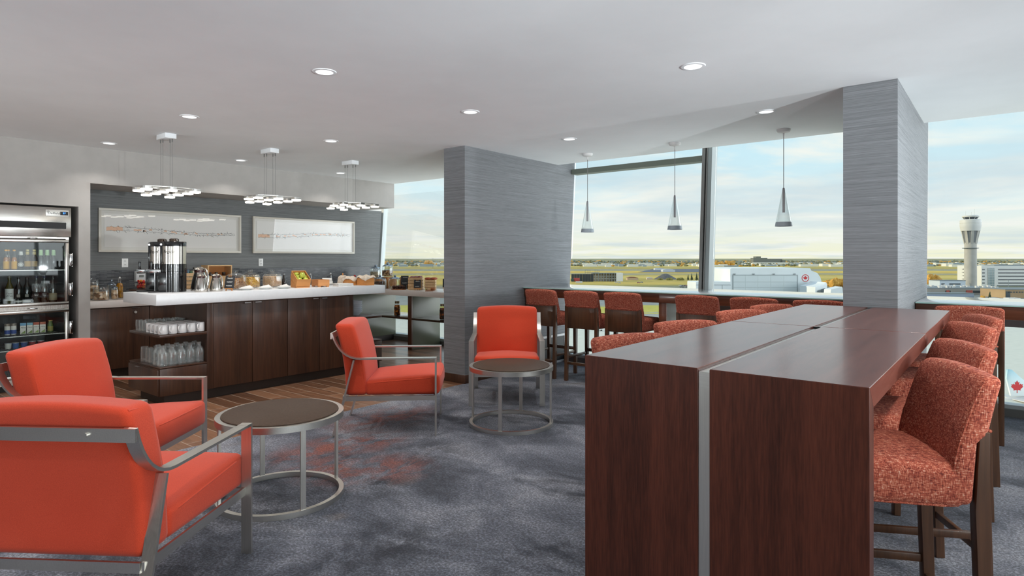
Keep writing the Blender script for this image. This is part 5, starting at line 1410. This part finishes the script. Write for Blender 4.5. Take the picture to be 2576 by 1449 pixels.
# hangar
HD = 600.0; hk = HD/1542
def hx(px): return (px-1944)*hk
def hz(py): return (1.44-(py-649.43)*hk)-GZ
HW = noisy('hangar_cladding', (222, 228, 229), (230, 235, 236), .05, .5); HW2 = plain('hangar_door', (212, 220, 221), .5); HTR = plain('hangar_trim', (120, 128, 130), .6)
t, k = ext('hangar', 'big white aircraft hangar with a red maple leaf roundel', 'hangar', 1944, HD)
G().prism([(hx(1837), 0, 0), (hx(2050), 0, 0), (hx(2050), 0, hz(684)), (hx(2041), 0, hz(681)), (hx(2038), 0, hz(674.6)), (hx(1841), 0, hz(674.6)), (hx(1837), 0, hz(677))], (0, 70, 0)).build('hall', HW, t)
G().prism([(hx(2050), .5, 0), (hx(2067), .5, 0), (hx(2067), .5, hz(707)), (hx(2064), .5, hz(697)), (hx(2057), .5, hz(687)), (hx(2050), .5, hz(684))], (0, 60, 0)).build('side_wing', HW, t)
G().box(hx(1842), hx(2007), -.3, 0, hz(692.8), hz(691.2)).box(hx(1842), hx(1844.5), -.3, 0, 0, hz(692.8)).box(hx(2005), hx(2007), -.3, 0, 0, hz(692.8)).build('door_surround', plain('door_trim', (160, 168, 170), .6), t)
xs = [1844.6, 1874.5, 1906, 1937.7, 1971, 2005]
for i in range(5):
    p_ = G().box(hx(xs[i])+.25, hx(xs[i+1])-.25, -.2, 0, 0, hz(693)).build('door_panel', HW2, t)
    G().box(hx(xs[i])+.25, hx(xs[i+1])-.25, -.25, -.2, hz(709.8), hz(709.2)).box(hx(xs[i])+.25, hx(xs[i+1])-.25, -.25, -.2, hz(723.6), hz(723)).build('seam', plain('door_trim', (160, 168, 170), .6), p_)
for px in (1847, 1895, 1946, 1998): G().box(hx(px)-1, hx(px)+1, -1.2, 0, hz(690.2), hz(688.8)).build('floodlight', plain('lamp_dark', (70, 76, 80), .6), t)
RED = plain('signal_red', (206, 40, 44), .5)
LEAF = [(0, 1.0), (.16, .68), (.33, .77), (.25, .30), (.50, .53), (.56, .40), (.83, .45), (.75, .20), (.90, .10), (.47, -.27), (.53, -.45), (.05, -.37), (.05, -.85)]
def leaf(g, cx, cz, s, y, m=None):
    pts = [(x, z) for x, z in LEAF]+[(-x, z) for x, z in LEAF[:0:-1]]
    P = [Vector((cx+x*s, y, cz+z*s)) for x, z in pts]
    if m is not None: P = [m @ p for p in P]
    g.prism(P, (0, -.05, 0)); return g
lx_, lz_ = hx(2026), hz(699.6)
e = G().lathe([(3.0, 0), (3.6, 0), (3.6, .15), (3.0, .15), (3.0, 0)], seg=40, m=Matrix.Translation((lx_, 0, lz_)) @ Matrix.Rotation(R(90), 4, 'X')).build('roundel', RED, t)
leaf(G(), lx_, lz_-.1, 2.45, -.02).build('maple_leaf', RED, e)
G().prism([(hx(1749.5), -2, 0), (hx(1836.5), -2, 0), (hx(1836.5), -2, hz(708.6)), (hx(1752), -2, hz(708.6)), (hx(1749.5), -2, hz(710))], (0, 30, 0)).build('low_wing', HW, t)
G().box(hx(1750), hx(1836.5), -2.2, -2, hz(717), hz(716)).box(hx(1793), hx(1793.4), -2.2, -2, 0, hz(717)).box(hx(1815), hx(1815.4), -2.2, -2, 0, hz(717)).build('wing_trim', HTR, t)
t, k = ext('workshop_building', 'white stepped workshop with vertical vents right of the hangar', 'building', 2072, 560); k2 = 560/1542
def wx(px): return (px-2072)*k2
def wz(py): return (1.44-(py-649.43)*k2)-GZ
G().prism([(wx(2050), 0, 0), (wx(2092), 8, 0), (wx(2092), 8, wz(716)), (wx(2088), 7, wz(711)), (wx(2079), 5, wz(717)), (wx(2051), 0, wz(722))], (0, 30, 0)).build('hall', HW, t)
for i in range(7): G().box(wx(2058+4.0*i), wx(2059.6+4.0*i), .9+.75*i, 1.6+.75*i, 1.5, wz(731-.9*i)).build('vent', HTR, t)
t, k = ext('container', 'pale tilted shed roof beside the car park right of the hangar', 'shed', 2102, 545); G().prism([(-5, 0, 0), (7, 0, 0), (6, 0, 11), (-4, 0, 8.6)], (0, 12, 0)).build('shed', HW, t)

# control tower
TD = 774.0; tk = TD/1542
def tz(y): return (1.44-((500+y/4.831)-649.43)*tk)-GZ
def tr(w): return w/4.831*tk
CONC = noisy('tower_concrete', (170, 167, 160), (184, 181, 174), .1, .8); TWH = plain('tower_white', (206, 206, 203), .5)
t, k = ext('control_tower', 'tall concrete airport control tower', 'tower', 2441.3, TD)
G().lathe([(0, 0), (tr(64), 0), (tr(62), tz(550)), (tr(64), tz(400)), (0, tz(400))], seg=48).build('shaft', CONC, t)
G().lathe([(tr(64), tz(606)), (tr(84), tz(603)), (tr(84), tz(597)), (tr(63), tz(596))], seg=48).build('balcony', HTR, t)
for i in range(8):
    a = 2*math.pi*(i+.5)/8
    M = Matrix.Rotation(a, 4, 'Z')
    g = G(); g.prism([M @ Vector((tr(56), -1.5, tz(550))), M @ Vector((tr(63), -1.5, tz(550))), M @ Vector((tr(92), -1.5, tz(392))), M @ Vector((tr(56), -1.5, tz(392)))], M @ Vector((0, 3.0, 0))-M @ Vector((0, 0, 0)))
    g.build('bracket', CONC, t)
G().lathe([(tr(60), tz(548)), (tr(84), tz(394)), (tr(60), tz(394))], seg=48).build('louvre_cone', plain('louvre_grey', (112, 116, 120), .6), t)
G().lathe([(0, tz(392)), (tr(98), tz(392)), (tr(106), tz(345)), (tr(108), tz(330)), (tr(108), tz(306)), (tr(104), tz(304)), (tr(104), tz(299)), (tr(108), tz(297)), (tr(107), tz(262)), (tr(98), tz(252)), (tr(70), tz(249)), (0, tz(249))], seg=32, n=2.0).build('drum', TWH, t)
G().lathe([(tr(60), tz(249)), (tr(80), tz(224)), (0, tz(224))], seg=16).build('cab_glazing', plain('cab_glass', (52, 62, 72), .1, 0, .6), t)
for i in range(8):
    a = 2*math.pi*i/8; ca, sa = math.cos(a), math.sin(a)
    G().cyl((tr(61)*ca, tr(61)*sa, tz(249)), (tr(81)*ca, tr(81)*sa, tz(222)), .35, seg=6).build('cab_mullion', TWH, t)
G().lathe([(0, tz(224)), (tr(85), tz(224)), (tr(87), tz(214)), (tr(78), tz(202)), (0, tz(199))], seg=32).build('cab_roof', TWH, t)
for dx, h in ((-6, 5), (1, 4), (5, 8)): G().cyl((dx, 0, tz(201)), (dx, 0, tz(201)+h), .15, seg=5).build('antenna', TWH, t)

# office building beside the tower
OD = 800.0; ok = OD/1542
t, k = ext('office_building', 'long white office building right of the control tower', 'building', 2469, OD)
def ox(px): return (px-2469)*ok
def oz(py): return (1.44-(py-649.43)*ok)-GZ
OW = plain('office_white', (220, 220, 216), .6); OG = plain('office_glass', (58, 70, 76), .15, 0, .6)
G().prism([(ox(2453), 32, 0), (ox(2469), 0, 0), (ox(2680), 0, 0), (ox(2680), 32, 0)], (0, 0, oz(668.5))).build('block', OW, t)
G().box(ox(2507), ox(2600), 4, 22, oz(668.5), oz(666)).build('roof_plant', HTR, t)
for i in range(5):
    py = 678+8.5*i
    G().box(ox(2511), ox(2679), -.3, 0, oz(py+1.4), oz(py-1.4)).build('window_band', OG, t)
    G().box(ox(2471), ox(2477), -.3, 0, oz(py+1.4), oz(py-1.4)).build('window_band', OG, t)
    a, b = Vector((ox(2455.5), 27, 0)), Vector((ox(2466.5), 5, 0)); u = (b-a).normalized(); nrm = Vector((u.y, -u.x, 0))*-.3
    for q0, q1 in ((.05, .28), (.36, .6), (.75, .85)):
        p0 = a+(b-a)*q0; p1 = a+(b-a)*q1
        G().prism([p0+Vector((0, 0, oz(py+1))), p1+Vector((0, 0, oz(py+1))), p1+Vector((0, 0, oz(py-1))), p0+Vector((0, 0, oz(py-1)))], nrm).build('window_band', OG, t)
c_ = G().box(ox(2485), ox(2501), -.4, 0, 0, oz(674)).build('curtain_wall', plain('curtain_glass', (118, 140, 142), .15, 0, .6), t)
g = G()
for i in range(8): g.box(ox(2485), ox(2501), -.5, -.4, oz(722-6.4*i)-.15, oz(722-6.4*i)+.15)
for px in (2485, 2488, 2496.5, 2501): g.box(ox(px)-.2, ox(px)+.2, -.5, -.4, 0, oz(674))
g.build('mullions', TWH, c_)
G().box(ox(2508), ox(2680), -.3, 0, 0, oz(718)).build('ground_floor_glazing', OG, t)

# lower buildings in front of the tower
def lowb(name, label, px0, px1, ytop, d, col, dep=25, wins=(), group='low terminal buildings', cat='building'):
    t, k = ext(name, label, cat, (px0+px1)/2, d, group); w_ = (px1-px0)*k/2; h = (1.44-(ytop-649.43)*k)-GZ
    G().box(-w_, w_, 0, dep, 0, h).build('walls', col, t)
    G().box(-w_-.3, w_+.3, -.3, dep+.3, h, h+.6).build('parapet', HTR, t)
    for (a, b, c0, c1) in wins:
        G().box((a-(px0+px1)/2)*k, (b-(px0+px1)/2)*k, -.25, 0, ((1.44-(c1-649.43)*k)-GZ), ((1.44-(c0-649.43)*k)-GZ)).build('window_strip', OG, t)
    return t, k, h, w_
lowb('annex_building', 'pale blue annex at the foot of the control tower', 2364, 2429, 706.5, 755, plain('annex_blue', (196, 206, 214), .6), 20, ((2368, 2376, 713, 716), (2388, 2416, 713, 716)))
TAUPE = noisy('taupe_render', (150, 146, 138), (166, 160, 150), .05, .8)
t, k, h, w_ = lowb('terminal_wing', 'long taupe terminal wing below the control tower', 2326, 2530, 726, 610, TAUPE, 45, ((2378, 2391, 731, 735), (2448, 2466, 731, 737)))
for i in range(26):
    x = rnd.uniform(-w_+2, w_-2); y = rnd.uniform(2, 40)
    G().box(x-1, x+rnd.uniform(.4, 2), y, y+2, h+.6, h+.6+rnd.uniform(.8, 2.2)).build('roof_unit', TWH, t)
for px in (2384, 2434, 2442): G().box((px-2428)*k-1.6, (px-2428)*k+1.6, -.4, 0, 1.0, 4.5).build('red_door', plain('door_red', (176, 84, 70), .6), t)
lowb('brown_building', 'tan brown loading building at the right edge of the view', 2529, 2640, 729, 560, noisy('tan_render', (164, 138, 104), (178, 152, 116), .05, .8), 30, tuple((2535+7*i, 2539+7*i, 733.5, 736.5) for i in range(6))+((2530, 2541, 733, 748),))
t, k, h, w_ = lowb('flat_roof_hall', 'low hall with a blue grey metal roof behind the right counter', 2320, 2450, 739, 525, plain('steel_blue_roof', (132, 146, 164), .5), 14)
for px, lab in ((2475, 'white lorry parked in front of the taupe wing'), (2545, 'white lorry parked by the tan building'), (2561, 'pale lorry at the far right, by the tan building'), (2508, 'white tanker lorry right of the conifer')):
    t, k = ext('lorry', lab, 'lorry', px, 500, 'lorries by the terminal'); b_ = G().box(-2.2, 2.2, 0, 6, .6, 4, .3).build('box_body', TWH, t)
    G().box(-1.9, 1.9, -2, -.1, .6, 3.0, .4).build('cab', plain('lorry_cab', (190, 196, 200), .4), t); G().box(-1.6, 1.6, -2.03, -1.99, 1.8, 2.7).build('windscreen', OG, t)
    for a in (-1.8, 1.8):
        for b in (-1, 4): G().cyl((a-.25, b, .6), (a+.25, b, .6), .6, seg=14).build('wheel', BLACK, t)
CON = noisy('conifer_needles', (40, 52, 38), (72, 80, 52), .6, .9); TRUNK = plain('tree_trunk', (74, 58, 44), .9)
def conifer(label, px, d, h):
    t, k = ext('conifer', label, 'tree', px, d, 'conifers on the airfield'); g = G(); rr = random.Random(int(px))
    n = 7
    for i in range(n):
        z0 = h*(.12+.8*i/n); r0 = h*.22*(1-i/n)+.3
        g.lathe([(r0, z0), (r0*.72, z0+h*.04), (r0*.25, z0+h*.20), (0, z0+h*.24)], (rr.uniform(-.2, .2), 0, 0), seg=9)
    g.build('foliage', CON, t); G().cyl((0, 0, 0), (0, 0, h*.2), h*.025, seg=8).build('trunk', TRUNK, t)
for px, d, h, lab in ((1731, 1000, 10, 'leftmost of the three dark conifers left of the mullion'), (1740, 990, 12, 'middle one of the three dark conifers left of the mullion'), (1752.5, 985, 13, 'rightmost of the three dark conifers left of the mullion'), (2490, 520, 8, 'dark conifer in front of the taupe terminal wing'), (2076, 800, 6, 'small dark conifer right of the hangar roof')): conifer(lab, px, d, h)
def bush(label, px, d, h, w_, mat, seed=1):
    t, k = ext('autumn_tree', label, 'tree', px, d, 'yellow trees on the airfield'); g = G()
    for i in range(7): g.blob((math.sin(i*2.1+seed)*w_*.35, math.cos(i*1.7)*w_*.2, h*(.42+.09*i*((i*seed) % 2-.3))), w_*.33, 2, .25, i+seed)
    g.build('foliage', mat, t); G().cyl((0, 0, 0), (0, 0, h*.5), .3, seg=6).build('trunk', TRUNK, t)
AUT = noisy('autumn_foliage', (176, 122, 44), (216, 168, 76), .5, .9); OLT = noisy('olive_foliage', (98, 96, 50), (140, 134, 70), .5, .9)
for px, d, h, w_, m_, lab in ((2106, 760, 13, 18, AUT, 'yellow autumn tree behind the pale shed right of the hangar'), (2090, 800, 9, 14, AUT, 'smaller yellow tree right of the hangar'), (2471, 520, 5, 4, AUT, 'small yellow tree left of the conifer by the terminal'), (2345, 880, 10, 20, AUT, 'clump of yellow trees left of the annex'), (1712, 1010, 3.2, 9, OLT, 'olive bush left of the three conifers'), (1684, 1010, 3, 9, OLT, 'olive bush below the gravel mound'), (1660, 1020, 2.2, 7, OLT, 'low olive bush at the left foot of the gravel mound'), (1078, 3200, 30, 40, AUT, 'large yellow tree in the left window'), (966, 3200, 30, 30, AUT, 'yellow tree at the edge of the left window'), (1810, 2900, 16, 40, AUT, 'yellow tree left of the horizon towers'), (1835, 2900, 16, 40, AUT, 'second yellow tree left of the horizon towers')):
    bush(lab, px, d, h, w_, m_, int(px))

# building site, mound, sheds, cars
t, k = ext('screen_fence', 'dark hoarding left of the unfinished building', 'fence', 1465, 950); g = G()
for i in range(8): g.box(-17+4.3*i, -17+4.3*i+4.1, (i % 2)*.4, (i % 2)*.4+.5, 0, 11.6)
g.build('panels', plain('hoarding', (52, 56, 60), .8), t)
t, k = ext('container', 'red shipping container by the dark hoarding', 'container', 1451, 905); G().box(-4.2, 4.2, 0, 3, 2.6, 7, .1).build('box', plain('container_red', (170, 62, 56), .6), t)
t, k = ext('container', 'white container below the red container', 'container', 1457, 900); G().box(-4.8, 4.8, 0, 3, 0, 2.5, .1).build('box', TWH, t)
t, k = ext('container', 'dark green container left of the red one', 'container', 1441, 905); G().box(-2.8, 2.8, 0, 3, 2.6, 6, .1).build('box', plain('container_green', (48, 66, 62), .6), t)
t, k = ext('unfinished_building', 'pale unfinished building with open columns', 'building', 1525, 960); kk = 960/1542
G().prism([((1550-1525)*kk, -.5, 0), ((1568-1525)*kk, 3, 0), ((1568-1525)*kk, 3, 13.2), ((1550-1525)*kk, -.5, 13.2)], (0, 18, 0)).build('end_wall', TWH, t)
G().box((1490-1525)*kk, (1550-1525)*kk, 0, 18, 12.3, 13.2).build('roof_slab', HTR, t); G().box((1490-1525)*kk, (1550-1525)*kk, 14, 15, 0, 12.3).build('rear_wall', plain('site_beige', (176, 168, 152), .8), t)
for i in range(9): G().box((1491+6.8*i-1525)*kk, (1492.6+6.8*i-1525)*kk, 0, 1, 0, 12.3).build('column', HTR, t)
for z in (4, 8): G().box((1490-1525)*kk, (1550-1525)*kk, .2, .6, z, z+.4).build('floor_beam', TWH, t)
t, k = ext('steel_frame', 'open steel frame rising behind the dark hoarding', 'scaffold', 1489, 1010); kk = 1010/1542
for px in (1472, 1479, 1484, 1497, 1502, 1507): G().box((px-1489)*kk-.25, (px-1489)*kk+.25, 0, .5, 0, 17).build('post', HTR, t)
for z in (12.5, 16.6): G().box((1472-1489)*kk, (1507-1489)*kk, 0, .5, z, z+.4).build('beam', HTR, t)
t, k = ext('gravel_mound', 'dark grey gravel mound on the airfield', 'mound', 1674, 1060)
G().lathe([(20, 0), (15, 3.2), (6, 8.2), (2, 9.6), (0, 9.8)], seg=24, sx=1.0).build('gravel', noisy('gravel', (84, 84, 86), (108, 106, 104), .5, .95), t)
for px, d, w_, h, c, lab in ((1592, 1010, 18, 5.5, (190, 166, 140), 'small shed with a brown roof left of the gravel mound'), (1635, 1040, 10, 4, (206, 186, 166), 'small pale shed just left of the gravel mound'), (1659, 1900, 28, 6, (220, 222, 222), 'white hangar on the dark runway strip, left one'), (1683, 1620, 32, 8, (206, 210, 212), 'white hangar on the dark runway strip, right one'), (1820, 800, 12, 6, (222, 214, 196), 'pale site cabin left of the big hangar'), (1812, 850, 18, 7, (232, 230, 222), 'white site building left of the big hangar')):
    t, k = ext('shed', lab, 'shed', px, d, 'sheds on the airfield'); G().box(-w_/2, w_/2, 0, w_*.7, 0, h*.7).build('walls', plain('shed_%d' % int(px), c, .8), t)
    G().prism([(-w_/2-.4, -.4, h*.7), (w_/2+.4, -.4, h*.7), (w_*.2, -.4, h), (-w_*.2, -.4, h)], (0, w_*.7+.8, 0)).build('roof', plain('roof_brown', (128, 84, 64), .8) if px == 1592 else plain('roof_pale', (196, 200, 202), .7), t)
def car(label, px, d, c, rz=0.0):
    t, k = ext('car', label, 'car', px, d, 'parked cars', rz)
    G().box(-2.2, 2.2, -.9, .9, .35, .95, .15).build('body', plain('car_%d_%d_%d' % c, c, .3, 0, .5, .5), t)
    G().prism([(-1.5, -.8, .95), (1.6, -.8, .95), (1.1, -.75, 1.5), (-.9, -.75, 1.5)], (0, 1.55, 0)).build('cabin', OG, t)
    for a in (-1.4, 1.4): G().cyl((a, -.92, .33), (a, .92, .33), .33, seg=12).build('wheels', BLACK, t)
cc = ((214, 216, 220), (60, 66, 74), (150, 40, 40), (120, 130, 140), (230, 230, 226), (40, 50, 90), (176, 170, 158), (90, 96, 100), (210, 206, 196))
for i, (px, d) in enumerate(((1712, 800), (1719, 800), (1726, 800), (1733, 800), (1740, 800), (1715, 765), (1723, 765), (1731, 765), (1739, 765))):
    car('%s parked car in the %s row of the car park left of the hangar' % (('silver', 'black', 'red', 'grey', 'white', 'blue', 'beige', 'slate', 'cream')[i], 'far' if d == 800 else 'near'), px, d, cc[i], .3)
for i, (px, d) in enumerate(((2098, 600), (2106, 590), (2113, 600), (2104, 560))):
    car(('silver', 'black', 'red', 'grey')[i]+' car parked right of the hangar', px, d, cc[i], .6)
for i, (px, d) in enumerate(((1552, 960), (1560, 940), (1608, 950), (1616, 960))):
    car(('white', 'silver', 'red', 'grey')[i]+' car near the unfinished building', px-2, d-50, cc[(4, 0, 2, 3)[i]], .2)
t, k = ext('lamp_post', 'tall lamp post on the airfield seen in the left window', 'lamp post', 1089, 2300); G().cyl((0, 0, 0), (0, 0, 34), .5, .3, seg=6).build('pole', HTR, t); G().box(-3, 3, -.5, .5, 34, 35).build('lamp_head', HTR, t)
t, k = ext('lamp_post', 'lamp post in front of the white office building', 'lamp post', 2537, 620); G().cyl((0, 0, 0), (0, 0, 14), .25, .15, seg=6).build('pole', HTR, t); G().box(-1.6, .2, -.3, .3, 14, 14.4).build('lamp_head', HTR, t)
t, k = ext('lorry', 'small service lorry on the apron below the window counter', 'lorry', 1509, gd(833), 'apron vehicles'); G().box(-1.2, 1.4, 0, 2, .5, 1.8, .1).build('body', TWH, t); G().box(-2.2, -1.2, .1, 1.9, .5, 1.5, .2).build('cab', plain('lorry_cab', (190, 196, 200), .4), t); G().cyl((-1.6, 0, .4), (-1.6, 2, .4), .4, seg=12).cyl((.8, 0, .4), (.8, 2, .4), .4, seg=12).build('wheels', BLACK, t)

# tail of an airliner parked below
AD = 158.0; ak = AD/1542
t, k = ext('airliner', 'airliner tail fin with a red maple leaf, seen below the right counter', 'aircraft', 2556, AD)
def ax(x): return ((2476+x/4.83)-2556)*ak
def az(y): return (1.44-((760+y/4.83)-649.43)*ak)-GZ
FIN_ = NT('tail_livery'); tcz = FIN_.n('SeparateXYZ', {0: FIN_.n('TexCoord').outputs['Object']}).outputs[2]
m_ = FIN_.done(FIN_.ramp(FIN_.n('MapRange', {'Value': tcz, 'From Min': az(1140), 'From Max': az(815)}).outputs[0], [(.25, lin((236, 240, 240))), (.6, lin((206, 226, 230))), (1, lin((140, 190, 206)))]), .35)
f = G().prism([(ax(282), 0, az(818)), (ax(338), 0, az(822)), (ax(700), 0, az(1140)), (ax(325), 0, az(1140)), (ax(272), 0, az(930))], (0, .5, 0), .08).build('tail_fin', m_, t)
leaf(G(), ax(398), az(1035), 1.78, -.01).build('maple_leaf', RED, f)
G().lathe([(0, -9.0), (.5, -8.5), (1.5, -3), (1.9, 3), (1.9, 16), (0, 16)], seg=24, m=Matrix.Translation((ax(480), .25, az(1225))) @ Matrix.Rotation(R(90), 4, 'Y')).build('fuselage', TWH, t)
G().prism([(ax(300), -5.5, az(1165)), (ax(380), -5.5, az(1165)), (ax(470), 0, az(1180)), (ax(320), 0, az(1180))], (0, 0, .2)).build('tailplane', TWH, t)
G().prism([(ax(300), 6.0, az(1165)), (ax(380), 6.0, az(1165)), (ax(470), .5, az(1180)), (ax(320), .5, az(1180))], (0, 0, .2)).build('tailplane', TWH, t)
G().cyl((ax(560), .25, 0), (ax(560), .25, az(1240)), .3, seg=8).build('landing_gear', HTR, t)
# ------------------------------------------------------------------ view
vs = SC.view_settings
vs.view_transform = 'Standard'; vs.look = 'None'; vs.gamma = 1.0; vs.exposure = 0.35
try: vs.use_curve_mapping = False
except Exception: pass
cy = SC.cycles
cy.use_denoising = True
try: cy.denoiser = 'OPENIMAGEDENOISE'
except Exception: pass
cy.max_bounces = 8; cy.diffuse_bounces = 4; cy.glossy_bounces = 4; cy.transparent_max_bounces = 24; cy.transmission_bounces = 4
cy.caustics_reflective = False; cy.caustics_refractive = False
cy.sample_clamp_indirect = 6.0
cy.use_adaptive_sampling = True; cy.adaptive_threshold = .02
